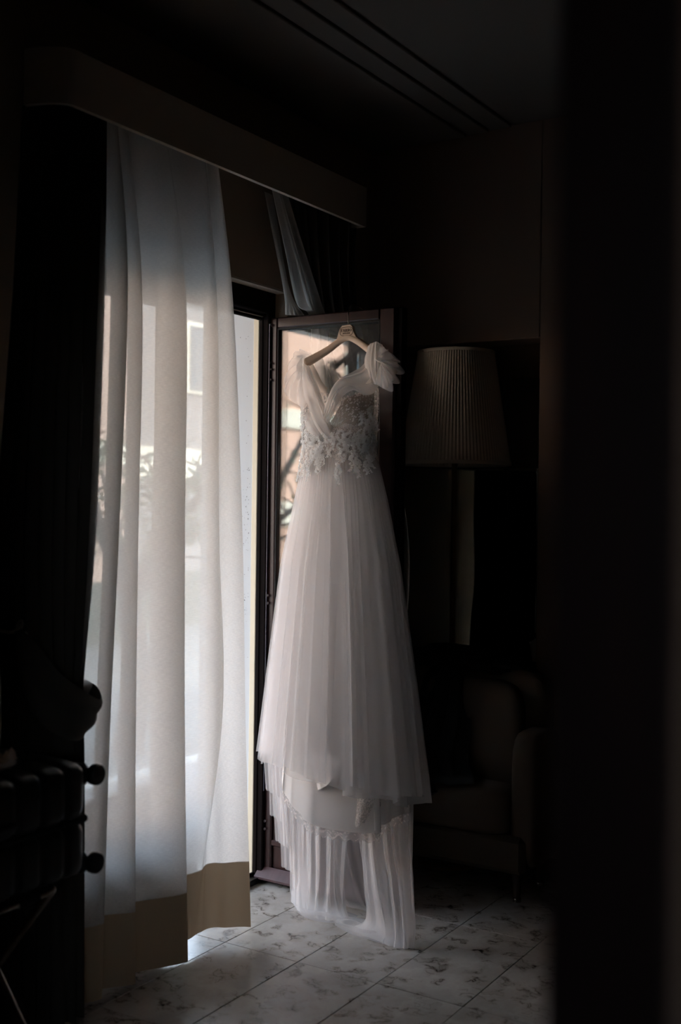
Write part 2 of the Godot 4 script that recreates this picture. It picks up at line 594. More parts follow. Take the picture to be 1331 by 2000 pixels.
# ------------------------------------------------------------------ outside
func build_outside() -> void:
	var paving := mat(Color(0.60, 0.60, 0.60), 0.8)
	var rail := mat(Color(0.9, 0.9, 0.88), 0.5)
	var tr := thing("terrace", "pale terrace floor outside the balcony door with a white edge", "terrace", v(-3.5, 0, -3), "", "structure")
	part("slab", bx(-4.15, -2.88, -0.35, -0.03, -9.0, 4.0, 0.003), paving, tr)
	part("edge_strip", bx(-4.20, -4.14, -0.36, -0.005, -9.0, 4.0, 0.004), rail, tr)
	part("upper_slab", bx(-5.4, -2.88, 2.88, 3.10, -9.0, 4.0, 0.004), rail, tr)
	struct("ground", bx(-60, -2.9, -0.8, -0.6, -50, 50, 0.0), mat(Color(0.42, 0.43, 0.42), 0.95), "grey street ground beyond the terrace", "ground")
	# the peach coloured houses across the street
	var aqua := Color(0.50, 0.66, 0.72)
	house("street_house", "long peach house with cream bands facing the open door leaf", -12.0, -5.0, 26.0, 5.0, Color(0.90, 0.74, 0.63), [[1.05, 1.5], [2.85, 3.2]], aqua, 0.6)
	house("street_house_001", "pale peach house with narrow front next to the grey rendered house", -11.6, -12.6, -5.6, 5.2, Color(0.76, 0.65, 0.57), [[2.0, 2.3]], Color(0.5, 0.5, 0.48))
	house("street_house_002", "grey rendered house with one broad cream band", -12.4, -34.0, -12.9, 5.6, Color(0.52, 0.50, 0.48), [[1.85, 2.35]], Color(0.40, 0.42, 0.42))
	olive("olive_tree", "forked olive tree with silvery crown seen through the sheer curtain", v(-6.4, -0.6, -7.0), 3, 3.4, 1500)
	olive("olive_tree_001", "slender olive tree on the street opposite the open door leaf", v(-7.3, -0.6, 2.3), 12, 3.6, 420)

func house(called: String, label: String, x: float, za: float, zb: float, top: float, wall: Color, bands: Array, shut: Color, first := 1.6) -> void:
	var peach := mat(wall, 0.95)
	var cream := mat(Color(0.93, 0.90, 0.80), 0.9)
	var blind := mat(shut, 0.6)
	var h := thing(called, label, "house", v(x - 2, -0.6, (za + zb) * 0.5), "houses across the street")
	part("wall", bx(x - 4.0, x, -0.6, top, za, zb, 0.01), peach, h)
	for y in bands:
		part("string_course", bx(x - 0.05, x + 0.06, y[0], y[1], za, zb, 0.01), cream, h)
	part("coping", bx(x - 4.1, x + 0.12, top, top + 0.14, za - 0.1, zb + 0.1, 0.02), cream, h)
	part("plinth", bx(x - 0.05, x + 0.08, -0.6, 0.3, za, zb, 0.01), mat(Color(0.32, 0.34, 0.30), 0.9), h)
	var z := za + first
	while z < zb - 1.4:
		var w := part("window_frame", bx(x - 0.05, x + 0.05, 3.3, 4.5, z - 0.55, z + 0.55, 0.01), cream, h)
		part("shutter", bx(x + 0.05, x + 0.075, 3.36, 4.44, z - 0.49, z + 0.49, 0.005), blind, w)
		z += 3.4

func olive(called: String, label: String, at: Vector3, sd: int, tall: float, leaves: int) -> void:
	var r := RandomNumberGenerator.new()
	r.seed = sd
	var t := thing(called, label, "tree", at, "olive trees on the street")
	var bark := mat(Color(0.30, 0.27, 0.24), 0.95)
	var tips := []
	var g := G.new()
	var fork := at + v(0.05, tall * 0.36, 0.05)
	g.tube(smooth_path([at, at + v(0.06, tall * 0.18, -0.04), fork], 8), 0.13, 10, 0.10)
	part("trunk", g, bark, t)
	var b := G.new()
	for k in 7:
		var a := TAU * k / 7.0 + r.randf_range(-0.3, 0.3)
		var e := fork + v(cos(a) * r.randf_range(0.5, 1.1), tall * r.randf_range(0.22, 0.5), sin(a) * r.randf_range(0.5, 1.1))
		var m := fork.lerp(e, 0.5) + v(0, r.randf_range(-0.1, 0.15), 0)
		b.tube(smooth_path([fork, m, e], 8), 0.065, 8, 0.02)
		for q in 9:
			var s := fork.lerp(e, r.randf_range(0.45, 1.0))
			var d := v(r.randfn(0, 0.42), r.randf_range(-0.25, 0.5), r.randfn(0, 0.42))
			b.tube(smooth_path([s, s + d * 0.5 + v(0, 0.08, 0), s + d], 5), 0.011, 5, 0.004)
			tips.append([s, s + d])
	part("branches", b, bark, t)
	var lf := G.new()
	lf.gridf(2, 4, func(u: float, w: float) -> Vector3:
		var wd := 0.010 * sin(PI * clampf(w, 0.04, 0.98))
		return v((u - 0.5) * 2.0 * wd, w * 0.07, absf(u - 0.5) * 0.008 + 0.012 * w * w))
	var mm := MultiMesh.new()
	mm.transform_format = MultiMesh.TRANSFORM_3D
	mm.mesh = lf.mesh()
	mm.instance_count = leaves
	for k in leaves:
		var tp: Array = tips[r.randi() % tips.size()]
		var c: Vector3 = tp[0].lerp(tp[1], r.randf_range(0.25, 1.05)) + v(r.randfn(0, 0.03), r.randfn(0, 0.03), r.randfn(0, 0.03))
		var dir: Vector3 = ((tp[1] - tp[0]).normalized() + v(r.randfn(0, 0.5), r.randfn(0, 0.5), r.randfn(0, 0.5))).normalized()
		var sx := dir.cross(v(r.randfn(), r.randfn(), r.randfn())).normalized()
		mm.set_instance_transform(k, Transform3D(Basis(sx, dir, sx.cross(dir)) * r.randf_range(0.8, 1.4), c - at))
	var mi := MultiMeshInstance3D.new()
	mi.name = "foliage"
	mi.multimesh = mm
	var lm := mat(Color(0.36, 0.42, 0.32), 0.7)
	lm.backlight_enabled = true
	lm.backlight = Color(0.2, 0.26, 0.12)
	mi.material_override = lm
	mi.set_meta("kind", "stuff")
	t.add_child(mi, true)

# ------------------------------------------------------------------ pelmet, sheers, drapes
func linen() -> ImageTexture:
	var sl := noise(77, 0.03, 2)
	var sv := noise(78, 0.03, 2)
	var bl := noise(79, 0.01, 3)
	return picture(512, 512, func(x: int, y: int) -> Color:
		var a := sl.get_noise_2d(x * 0.5, y * 22.0)
		var b := sv.get_noise_2d(x * 22.0, y * 0.5)
		var c := bl.get_noise_2d(x, y)
		var k := clampf(0.86 + 0.10 * a + 0.08 * b + 0.02 * c, 0.6, 1.0)
		var w := clampf(0.95 + 0.05 * a, 0.0, 1.0)
		return Color(w, w * 0.995, w * 0.985, k))

func row(y: float, xs: Array, zs: Array) -> Array:
	var r := []
	for i in xs.size():
		r.append(v(xs[i], y, zs[i]))
	return r

func hem_row(xs: Array, zs: Array) -> Array:
	var r := []
	for i in xs.size():
		r.append(v(xs[i], 0.022 if i < 6 else lerpf(0.03, 0.052, (i - 6) / 3.0), zs[i]))
	return r

func build_drapery() -> void:
	# pelmet with one rounded end
	var pm := thing("curtain_pelmet", "long dark pelmet box with one rounded end above the balcony door", "pelmet", v(-2.4, 2.53, -3.0))
	var face := mat(Color(0.82, 0.77, 0.70), 0.9)
	var plan := []
	for k in 13:
		var a := lerpf(0.43, PI / 2, k / 12.0)
		plan.append(Vector2(-2.5 + 0.205 * sin(a), -2.275 + 0.09 * cos(a)))
	plan.append(Vector2(-2.295, -3.835))
	plan.append(Vector2(-2.5, -3.835))
	var g := G.new()
	for k in plan.size() - 1:
		var a: Vector2 = plan[k]
		var b: Vector2 = plan[k + 1]
		var d := (b - a).normalized()
		var inn := Vector2(d.y, -d.x) * 0.016
		var mid := Vector2(-2.5, -3.0)
		if (mid - a).dot(inn) < 0: inn = -inn
		var a2 := a + inn
		var b2 := b + inn
		for q in [[a, b, 1.0], [a2, b2, -1.0]]:
			var c0: Vector3 = v(q[0].x, 2.537, q[0].y)
			var c1: Vector3 = v(q[1].x, 2.537, q[1].y)
			var hgt := v(0, 0.153, 0)
			var m3: Vector3 = (c0 + c1) * 0.5 + v(inn.x, 0.07, inn.y) * q[2]
			g.otri(c0, c1, c1 + hgt, m3)
			g.otri(c0, c1 + hgt, c0 + hgt, m3)
		for y in [2.537, 2.69]:
			var m4 := v(a.x, 2.6, a.y)
			g.otri(v(a.x, y, a.y), v(b.x, y, b.y), v(b2.x, y, b2.y), m4)
			g.otri(v(a.x, y, a.y), v(b2.x, y, b2.y), v(a2.x, y, a2.y), m4)
	part("pelmet_face", g, face, pm)
	part("pelmet_top", bx(-2.5, -2.30, 2.675, 2.692, -3.83, -2.29, 0.002), face, pm)
	part("curtain_track", bx(-2.41, -2.385, 2.61, 2.625, -3.82, -2.26, 0.001), mat(Color(0.7, 0.7, 0.68), 0.4), pm)

	# the large sheer
	var sheer := cloth(Color(0.955, 0.95, 0.945), 1.0, 1.19)
	sheer.transparency = BaseMaterial3D.TRANSPARENCY_ALPHA
	sheer.albedo_texture = linen()
	sheer.uv1_scale = v(6, 6, 6)
	var hem := cloth(Color(0.80, 0.70, 0.58), 1.0, 0.55)
	var xs := [-2.36, -2.30, -2.37, -2.29, -2.37, -2.27, -2.385, -2.34, -2.385, -2.31]
	var xt := [-2.40, -2.37, -2.40, -2.37, -2.40, -2.36, -2.40, -2.37, -2.40, -2.37]
	var xb := [-2.36, -2.30, -2.37, -2.29, -2.37, -2.27, -2.385, -2.36, -2.345, -2.235]
	var rows := [
		row(2.615, xt, [-2.45, -2.515, -2.53, -2.55, -2.59, -2.715, -2.75, -2.915, -2.945, -2.985]),
		row(2.10, xs, [-2.40, -2.497, -2.495, -2.545, -2.57, -2.718, -2.73, -2.957, -2.968, -3.005]),
		row(1.36, xs, [-2.30, -2.47, -2.475, -2.542, -2.567, -2.728, -2.706, -2.975, -2.99, -3.071]),
		row(0.72, xs, [-2.29, -2.44, -2.45, -2.542, -2.555, -2.74, -2.71, -3.0, -3.0, -3.10]),
		hem_row(xb, [-2.28, -2.42, -2.43, -2.55, -2.555, -2.765, -2.74, -2.86, -2.97, -3.045])]
	var ripple := func(s: float, t: float) -> Vector2:
		return Vector2(0.0022 * sin(s * 90.0 + 1.3 * sin(t * 5.0)) * (1.0 - 0.6 * t) + 0.003 * sin(s * 31.0 + t * 2.0) + 0.013 * sin(s * 75.0 + 0.4 * t) * smoothstep(0.80, 0.90, s) * (1.0 - 0.75 * t), 0.004 * cos(s * 75.0 + 0.9) * smoothstep(0.80, 0.90, s))
	var sc := thing("sheer_curtain", "long translucent white sheer with tan hem lit by the daylight behind", "curtain", v(-2.35, 0.05, -2.75))
	part("sheer_panel", sheet(rows, 420, 60, ripple, Vector2(1.9, 2.56), 0.0, 0.924), sheer, sc)
	part("hem_band", sheet(rows, 420, 10, ripple, Vector2(1.9, 2.56), 0.923, 1.0), hem, sc, "opaque tan hem band")
	# second sheer, pushed aside behind the open leaf
	var s2 := thing("sheer_curtain_001", "narrow gathered sheer slanting down behind the open door leaf", "curtain", v(-2.4, 0.05, -3.6))
	var rows2 := [
		[v(-2.39, 2.61, -3.315), v(-2.375, 2.61, -3.335), v(-2.385, 2.61, -3.355), v(-2.375, 2.61, -3.385)],
		[v(-2.395, 2.39, -3.41), v(-2.375, 2.39, -3.45), v(-2.39, 2.39, -3.48), v(-2.375, 2.39, -3.525)],
		[v(-2.40, 2.20, -3.495), v(-2.375, 2.20, -3.55), v(-2.395, 2.20, -3.60), v(-2.375, 2.20, -3.655)],
		[v(-2.41, 2.17, -3.60), v(-2.385, 2.17, -3.63), v(-2.405, 2.17, -3.66), v(-2.38, 2.17, -3.69)],
		[v(-2.43, 2.05, -3.65), v(-2.40, 2.05, -3.67), v(-2.42, 2.05, -3.69), v(-2.39, 2.05, -3.72)],
		[v(-2.45, 1.5, -3.65), v(-2.42, 1.5, -3.67), v(-2.44, 1.5, -3.70), v(-2.41, 1.5, -3.74)],
		[v(-2.45, 0.05, -3.65), v(-2.42, 0.05, -3.67), v(-2.44, 0.05, -3.70), v(-2.41, 0.05, -3.74)]]
	var pl := func(s: float, t: float) -> Vector2:
		return Vector2(0.006 * sin(s * 27.0 + 0.6) * minf(1.0, 0.4 + 3.0 * t), 0.007 * sin(s * 27.0 + 1.8))
	part("sheer_panel", sheet(rows2, 160, 90, pl, Vector2(1.5, 2.5)), sheer, s2)
	var rows3 := [
		[v(-2.44, 2.58, -3.36), v(-2.44, 2.58, -3.40)],
		[v(-2.44, 2.26, -3.49), v(-2.44, 2.26, -3.51)],
		[v(-2.47, 2.165, -3.54), v(-2.44, 2.17, -3.62)]]
	part("sheer_edge", sheet(rows3, 60, 24, pl, Vector2(1.0, 0.7)), sheer, s2)

	# heavy drapes
	var velvet := mat(Color(0.30, 0.28, 0.255), 0.95, 0.0, 0.2)
	velvet.rim_enabled = true
	velvet.rim = 0.3
	var dl := thing("heavy_drape", "dark heavy drape gathered by a tie-back beside the sheer curtain", "curtain", v(-2.36, 0.01, -2.3))
	var dfold := func(s: float, t: float) -> Vector2:
		var k := 0.4 + 0.6 * absf(t - 0.62) * 1.4
		return Vector2(0.030 * k * sin(s * 50.0 + 0.8 * sin(t * 3.0)), 0.014 * k * sin(s * 50.0 + 1.4))
	var rows4 := [
		[v(-2.45, 2.66, -2.235), v(-2.39, 2.66, -2.265), v(-2.36, 2.66, -2.34), v(-2.35, 2.66, -2.445)],
		[v(-2.45, 2.07, -2.20), v(-2.38, 2.07, -2.23), v(-2.35, 2.07, -2.30), v(-2.345, 2.07, -2.432)],
		[v(-2.44, 1.36, -2.13), v(-2.36, 1.36, -2.18), v(-2.33, 1.36, -2.27), v(-2.335, 1.36, -2.395)],
		[v(-2.42, 0.93, -2.14), v(-2.34, 0.93, -2.18), v(-2.31, 0.93, -2.26), v(-2.33, 0.93, -2.352)],
		[v(-2.42, 0.70, -2.14), v(-2.34, 0.70, -2.17), v(-2.30, 0.70, -2.25), v(-2.31, 0.70, -2.34)],
		[v(-2.42, 0.01, -2.13), v(-2.34, 0.01, -2.17), v(-2.29, 0.01, -2.25), v(-2.30, 0.01, -2.345)]]
	part("drape_cloth", sheet(rows4, 220, 70, dfold), velvet, dl)
	# tie-back: a soft band slung round the drape up to two rings on a hook
	var tb := thing("tie_back", "wide dark fabric tie-back slung round the drape", "tie-back", v(-2.3, 0.9, -2.2))
	var up := [v(-2.34, 1.115, -2.13), v(-2.26, 1.075, -2.12), v(-2.205, 1.00, -2.15), v(-2.19, 0.945, -2.225), v(-2.225, 0.905, -2.325), v(-2.30, 0.925, -2.385), v(-2.375, 0.965, -2.36), v(-2.45, 1.07, -2.25)]
	var dn := [v(-2.34, 1.09, -2.12), v(-2.27, 0.98, -2.075), v(-2.22, 0.875, -2.10), v(-2.205, 0.82, -2.18), v(-2.235, 0.805, -2.265), v(-2.31, 0.83, -2.33), v(-2.385, 0.90, -2.335), v(-2.46, 1.02, -2.24)]
	var bandf := func(u: float, w: float) -> Vector3:
		var a := along(up, u)
		var b := along(dn, u)
		var q := a.lerp(b, w)
		var o := v(q.x + 2.36, 0, q.z + 2.22).normalized()
		return q + o * (0.012 * sin(PI * w) + 0.004 * sin(w * 14.0 + u * 9.0) * sin(PI * u))
	part("band", G.new().gridf(70, 14, bandf), velvet, tb)
	var brass := mat(Color(0.62, 0.56, 0.50), 0.3, 1.0)
	for q in [v(-2.335, 1.118, -2.13), v(-2.325, 1.085, -2.135)]:
		var ring := []
		for k in 25:
			var a := TAU * k / 24.0
			ring.append(q + v(0.004 * sin(a), 0.014 * sin(a), 0.010 * cos(a)))
		part("ring", G.new().tube(ring, 0.0025, 8), brass, tb)
	part("hook", G.new().tube(smooth_path([v(-2.5, 1.13, -2.06), v(-2.42, 1.12, -2.07), v(-2.35, 1.10, -2.11), v(-2.325, 1.12, -2.13)], 14), 0.005, 8), brass, tb)
	# far drape
	var dr := thing("heavy_drape_001", "dark heavy drape hanging under the square end of the pelmet behind the door leaf", "curtain", v(-2.4, 0.01, -3.7))
	var rows5 := [
		[v(-2.45, 2.66, -3.48), v(-2.43, 2.66, -3.58), v(-2.38, 2.66, -3.70), v(-2.335, 2.66, -3.815)],
		[v(-2.46, 2.2, -3.66), v(-2.44, 2.2, -3.70), v(-2.38, 2.2, -3.76), v(-2.335, 2.2, -3.825)],
		[v(-2.40, 1.5, -3.86), v(-2.31, 1.5, -3.82), v(-2.19, 1.5, -3.79), v(-2.08, 1.5, -3.77)],
		[v(-2.39, 1.1, -3.86), v(-2.31, 1.1, -3.82), v(-2.18, 1.1, -3.79), v(-2.05, 1.1, -3.77)],
		[v(-2.41, 0.8, -3.86), v(-2.33, 0.8, -3.82), v(-2.22, 0.8, -3.79), v(-2.12, 0.8, -3.77)],
		[v(-2.42, 0.01, -3.86), v(-2.34, 0.01, -3.82), v(-2.24, 0.01, -3.79), v(-2.14, 0.01, -3.77)]]
	var ff := func(s: float, t: float) -> Vector2:
		return Vector2(0.018 * sin(s * 44.0 + sin(t * 4.0)), 0.010 * sin(s * 44.0 + 1.3))
	part("drape_cloth", sheet(rows5, 200, 50, ff), velvet, dr)

# ------------------------------------------------------------------ the dim corner: mirror, lamp, chair, clothes
func blob(c: Vector3, s: Vector3, sd: int, rough := 0.12, nu := 28, nv := 18) -> G:
	var f := noise(sd, 1.0, 3)
	return G.new().gridf(nu, nv, func(u: float, t: float) -> Vector3:
		var a := TAU * u
		var e := PI * (t - 0.5)
		var d := v(cos(e) * cos(a), sin(e), -cos(e) * sin(a))
		var k: float = 1.0 + rough * f.get_noise_3d(d.x * 1.6, d.y * 1.6, d.z * 1.6) * 2.0
		return c + v(d.x * s.x, d.y * s.y, d.z * s.z) * k, Vector2(1, 1), true)

func cushion(x0: float, x1: float, y0: float, y1: float, z0: float, z1: float, pw := 5.0) -> G:
	var c := v((x0 + x1) / 2, (y0 + y1) / 2, (z0 + z1) / 2)
	var h := v((x1 - x0) / 2, (y1 - y0) / 2, (z1 - z0) / 2)
	return G.new().gridf(48, 24, func(u: float, t: float) -> Vector3:
		var a := TAU * u
		var e := PI * (t - 0.5)
		var d := v(cos(e) * cos(a), sin(e), -cos(e) * sin(a))
		var q := pow(pow(absf(d.x), pw) + pow(absf(d.y), pw) + pow(absf(d.z), pw), -1.0 / pw)
		return c + v(d.x * h.x, d.y * h.y, d.z * h.z) * q, Vector2(1, 1), true)

func build_corner() -> void:
	var wood := wood_mat(Color(0.20, 0.12, 0.09), Color(0.13, 0.075, 0.06), 0.45)
	var mr := thing("wall_mirror", "tall mirror under a plain brown panel at the back of the alcove", "mirror", v(-2.15, 0.7, -4.45))
	part("header_panel", bx(-2.499, -1.82, 1.63, 1.988, -4.47, -4.45, 0.004), mat(Color(0.36, 0.31, 0.27), 0.85), mr)
	var fr := G.new()
	bx(-2.499, -1.80, 1.612, 1.632, -4.47, -4.44, 0.003, fr)
	bx(-2.499, -2.47, 0.72, 1.62, -4.47, -4.44, 0.003, fr)
	bx(-1.812, -1.79, 0.72, 1.988, -4.47, -4.44, 0.003, fr)
	bx(-2.499, -1.79, 0.70, 0.725, -4.47, -4.44, 0.003, fr)
	part("frame", fr, wood, mr)
	part("bevel_strip", bx(-1.8205, -1.8155, 0.93, 1.615, -4.456, -4.446, 0.001), mat(Color(0.82, 0.80, 0.77), 0.25, 0.4), mr, "bright bevelled edge strip")
	part("mirror_glass", bx(-2.472, -1.82, 0.72, 1.615, -4.462, -4.452, 0.001), mat(Color(0.62, 0.65, 0.62), 0.02, 1.0), mr)

	# floor lamp
	var lp := thing("floor_lamp", "floor lamp with a large pleated cream shade standing behind the armchair", "lamp", v(-2.07, 0, -4.19))
	var c := v(-2.075, 0, -4.195)
	var shade := cloth(Color(0.82, 0.76, 0.69), 1.0, 0.5)
	var n := 96
	part("shade", G.new().gridf(n * 4, 8, func(u: float, t: float) -> Vector3:
		var r := lerpf(0.225, 0.154, t) + 0.0022 * cos(TAU * n * u)
		var a := TAU * u
		return c + v(r * cos(a), lerpf(1.625, 2.075, t), -r * sin(a)), Vector2(1, 1), true), shade, lp)
	for q in [[1.617, 1.632, 0.227], [2.068, 2.080, 0.156]]:
		part("shade_band", G.new().lathe([Vector2(q[2], q[0]), Vector2(q[2] + 0.002, q[0]), Vector2(q[2] + 0.002, q[1]), Vector2(q[2], q[1])], c, 64), shade, lp)
	var brass := mat(Color(0.45, 0.34, 0.22), 0.4, 0.8)
	part("finial", G.new().lathe([Vector2(0.004, 2.07), Vector2(0.006, 2.085), Vector2(0.012, 2.09), Vector2(0.013, 2.105), Vector2(0.006, 2.112), Vector2(0.0, 2.113)], c, 16), brass, lp)
	var sp := G.new()
	for k in 3:
		var a := TAU * k / 3.0
		sp.tube([c + v(0, 2.072, 0), c + v(0.16 * cos(a), 2.072, 0.16 * sin(a))], 0.002, 6)
	part("spider", sp, brass, lp)
	part("pole", G.new().lathe([Vector2(0.012, 0.02), Vector2(0.012, 1.70), Vector2(0.016, 1.71), Vector2(0.016, 1.76), Vector2(0.004, 1.77), Vector2(0.004, 2.075)], c, 16), brass, lp)
	part("base", G.new().lathe([Vector2(0.13, 0.0), Vector2(0.135, 0.012), Vector2(0.12, 0.022), Vector2(0.03, 0.032), Vector2(0.012, 0.05)], c, 32), brass, lp)

	# armchair
	var velour := mat(Color(0.30, 0.25, 0.20), 0.95)
	var ch := thing("armchair", "low brown upholstered armchair in the alcove below the lamp shade", "armchair", v(-1.93, 0, -4.05))
	part("seat_base", bx(-2.26, -1.62, 0.10, 0.24, -4.16, -3.88, 0.02), velour, ch)
	part("seat_cushion", cushion(-2.20, -1.68, 0.23, 0.41, -4.12, -3.86, 6.0), velour, ch)
	part("backrest", cushion(-2.27, -1.61, 0.20, 0.83, -4.175, -4.05, 7.0), velour, ch)
	part("back_cushion", cushion(-2.19, -1.69, 0.38, 0.79, -4.09, -3.99, 5.0), velour, ch)
	for s in [-1, 1]:
		var x: float = -1.94 + s * 0.305
		part("arm", cushion(x - 0.055, x + 0.055, 0.12, 0.62, -4.16, -3.90, 6.0), velour, ch)
	var chrome := mat(Color(0.6, 0.58, 0.55), 0.25, 1.0)
	for q in [[-2.22, -3.91], [-1.655, -3.91], [-2.22, -4.13], [-1.655, -4.13]]:
		part("leg", G.new().lathe([Vector2(0.0, 0.0), Vector2(0.013, 0.0), Vector2(0.013, 0.02), Vector2(0.02, 0.10), Vector2(0.0, 0.105)], v(q[0], 0, q[1]), 14), wood, ch)
		part("glide", G.new().lathe([Vector2(0.0155, 0.0), Vector2(0.0155, 0.012), Vector2(0.013, 0.014)], v(q[0], 0, q[1]), 14), chrome, ch)
	# black garment thrown over the chair
	var black := mat(Color(0.05, 0.05, 0.048), 0.9)
	var rows := [
		[v(-2.10, 0.79, -4.00), v(-2.04, 0.825, -4.0), v(-1.97, 0.82, -3.99), v(-1.91, 0.78, -4.0)],
		[v(-2.13, 0.64, -3.985), v(-2.05, 0.65, -3.965), v(-1.96, 0.65, -3.96), v(-1.89, 0.63, -3.985)],
		[v(-2.13, 0.50, -3.97), v(-2.06, 0.50, -3.95), v(-1.97, 0.50, -3.945), v(-1.89, 0.49, -3.97)],
		[v(-2.10, 0.425, -3.96), v(-2.02, 0.43, -3.93), v(-1.93, 0.43, -3.92), v(-1.85, 0.43, -3.95)],
		[v(-2.04, 0.40, -3.84), v(-1.96, 0.41, -3.835), v(-1.89, 0.41, -3.84), v(-1.82, 0.42, -3.88)]]
	var jk := thing("black_garment", "black garment draped down the backrest and seat of the armchair", "garment", v(-2.0, 0.4, -3.95))
	part("cloth", sheet(rows, 60, 50, func(s: float, t: float) -> Vector2: return Vector2(0.010 * sin(s * 18.0 + 3.0 * t), 0.006 * sin(s * 25.0 + t * 6.0))), black, jk)
	part("sleeve", G.new().tube(smooth_path([v(-2.08, 0.70, -3.99), v(-2.14, 0.55, -3.97), v(-2.12, 0.44, -3.92), v(-2.03, 0.425, -3.86), v(-1.98, 0.36, -3.845)], 24), 0.035, 12, 0.024), black, jk)
	var hp := thing("folded_clothes", "soft heap of dark clothes lying along the top of the armchair back", "clothes", v(-1.98, 0.83, -4.11))
	part("heap", blob(v(-2.02, 0.845, -4.11), v(0.17, 0.055, 0.075), 3, 0.16), mat(Color(0.13, 0.10, 0.09), 0.95), hp)
	part("heap", blob(v(-1.86, 0.835, -4.11), v(0.16, 0.040, 0.07), 8, 0.16), mat(Color(0.10, 0.085, 0.08), 0.95), hp)
	part("heap", blob(v(-2.18, 0.835, -4.10), v(0.09, 0.035, 0.06), 12, 0.2), mat(Color(0.14, 0.10, 0.085), 0.95), hp)
	# a white card stuck behind the alcove corner
	var cd := thing("white_card", "small white card standing at the armchair back by the alcove corner", "card", v(-1.76, 0.84, -4.30))
	var poly := PackedVector2Array([Vector2(-1.768, 0.832), Vector2(-1.70, 0.832), Vector2(-1.70, 0.94), Vector2(-1.755, 0.926), Vector2(-1.782, 0.908)])
	part("sheet", G.new().prism(poly, -4.302, -4.299), mat(Color(0.9, 0.89, 0.86), 0.8), cd)

# ------------------------------------------------------------------ the wedding dress on its hanger
func lace(sd: int, density: int, net: float) -> ImageTexture:
	var w := 512
	var r := RandomNumberGenerator.new()
	r.seed = sd
	var k := PackedFloat32Array()
	k.resize(w * w)
	for y in w:
		for x in w:
			var a := absf(sin((x + 0.5 * y) * PI / 6.0)) * absf(sin((x - 0.5 * y) * PI / 6.0))
			k[y * w + x] = net * (1.25 - 0.6 * a)
	for f in density:
		var cx := r.randi_range(0, w)
		var cy := r.randi_range(0, w)
		var petals := r.randi_range(4, 6)
		var size := r.randf_range(7.0, 17.0)
		var spin := r.randf_range(0, TAU)
		for q in range(-30, 31):
			for p in range(-30, 31):
				var d := sqrt(float(p * p + q * q))
				if d > size: continue
				var a := atan2(q, p) + spin
				var rim := size * (0.45 + 0.55 * absf(cos(a * petals * 0.5)))
				var e := d / rim
				if e < 1.0:
					var val := 0.62 + 0.38 * (1.0 if e > 0.78 or fmod(a * petals * 3.0 + 50.0, 2.0) < 0.9 else 0.0)
					var i := posmod(cy + q, w) * w + posmod(cx + p, w)
					k[i] = maxf(k[i], val * 0.95)
	return picture(w, w, func(x: int, y: int) -> Color:
		var t := k[y * w + x]
		return Color(0.97, 0.96, 0.95, clampf(t, 0.0, 1.0)))

const PROF_Y := [1.86, 1.78, 1.655, 1.46, 1.244, 0.87, 0.515, 0.0]
const PROF_X := [-2.170, -2.171, -2.175, -2.160, -2.142, -2.120, -2.099, -2.085]
const PROF_Z := [-3.470, -3.468, -3.470, -3.455, -3.430, -3.405, -3.380, -3.360]
const PROF_A := [0.150, 0.153, 0.140, 0.190, 0.238, 0.290, 0.335, 0.390]
const PROF_B := [0.078, 0.082, 0.080, 0.096, 0.120, 0.145, 0.168, 0.190]

func prof(y: float) -> Array:
	var i := 0
	while i < PROF_Y.size() - 2 and y < PROF_Y[i + 1]: i += 1
	var f := clampf((PROF_Y[i] - y) / (PROF_Y[i] - PROF_Y[i + 1]), 0.0, 1.0)
	return [lerpf(PROF_X[i], PROF_X[i + 1], f), lerpf(PROF_Z[i], PROF_Z[i + 1], f), lerpf(PROF_A[i], PROF_A[i + 1], f), lerpf(PROF_B[i], PROF_B[i + 1], f)]

func on_dress(phi: float, y: float, k: float) -> Vector3:
	var q := prof(y)
	var z: float = q[1] + q[3] * k * sin(phi)
	return v(q[0] + q[2] * k * cos(phi), y, maxf(z, -3.562))

# a gathered skirt layer, closed all round
func skirt(y0: float, hem: Callable, k: float, amp: float, freq: Array, sd: int, nu: int, nv: int, uvs: Vector2) -> G:
	var r := RandomNumberGenerator.new()
	r.seed = sd
	var ph := []
	for q in 8: ph.append(r.randf_range(0, TAU))
	return G.new().gridf(nu, nv, func(u: float, t: float) -> Vector3:
		var phi0 := TAU * u
		var y: float = lerpf(y0, hem.call(phi0), t)
		var phi := phi0 + 0.13 * sin(2.0 * phi0 + ph[6]) + 0.055 * sin(5.0 * phi0 + ph[5])
		var g: float = minf(1.0, t * 2.2) * amp * (0.35 + 0.65 * t)
		var w0: float = sin(freq[0] * phi + ph[0] + 0.5 * sin(2.0 * t + ph[3]))
		var w1: float = sin(freq[1] * phi + ph[1] + 0.7 * sin(1.7 * t + ph[4]))
		var w2: float = sin(freq[2] * phi + ph[2])
		var md := 0.65 + 0.35 * sin(3.0 * phi + ph[5]) * cos(2.0 * phi + ph[6])
		var w3: float = sin(freq[3] * phi + ph[7] + 0.6 * sin(3.0 * phi))
		var d: float = g * md * (0.55 * w0 + 0.36 * w1 + 0.16 * w2) + 0.006 * w3 * minf(1.0, t * 14.0) * (1.0 - 0.45 * t)
		var sh: float = minf(1.0, t * 3.0) * md * (1.15 * cos(freq[0] * phi + ph[0] + 0.9) / freq[0] + 1.35 * cos(freq[1] * phi + ph[1] + 0.7) / freq[1]) + minf(1.0, t * 14.0) * 0.5 * cos(freq[3] * phi + ph[7] + 0.6) / freq[3]
		return on_dress(phi0 + sh, y, k * (1.0 + d)), uvs, true)

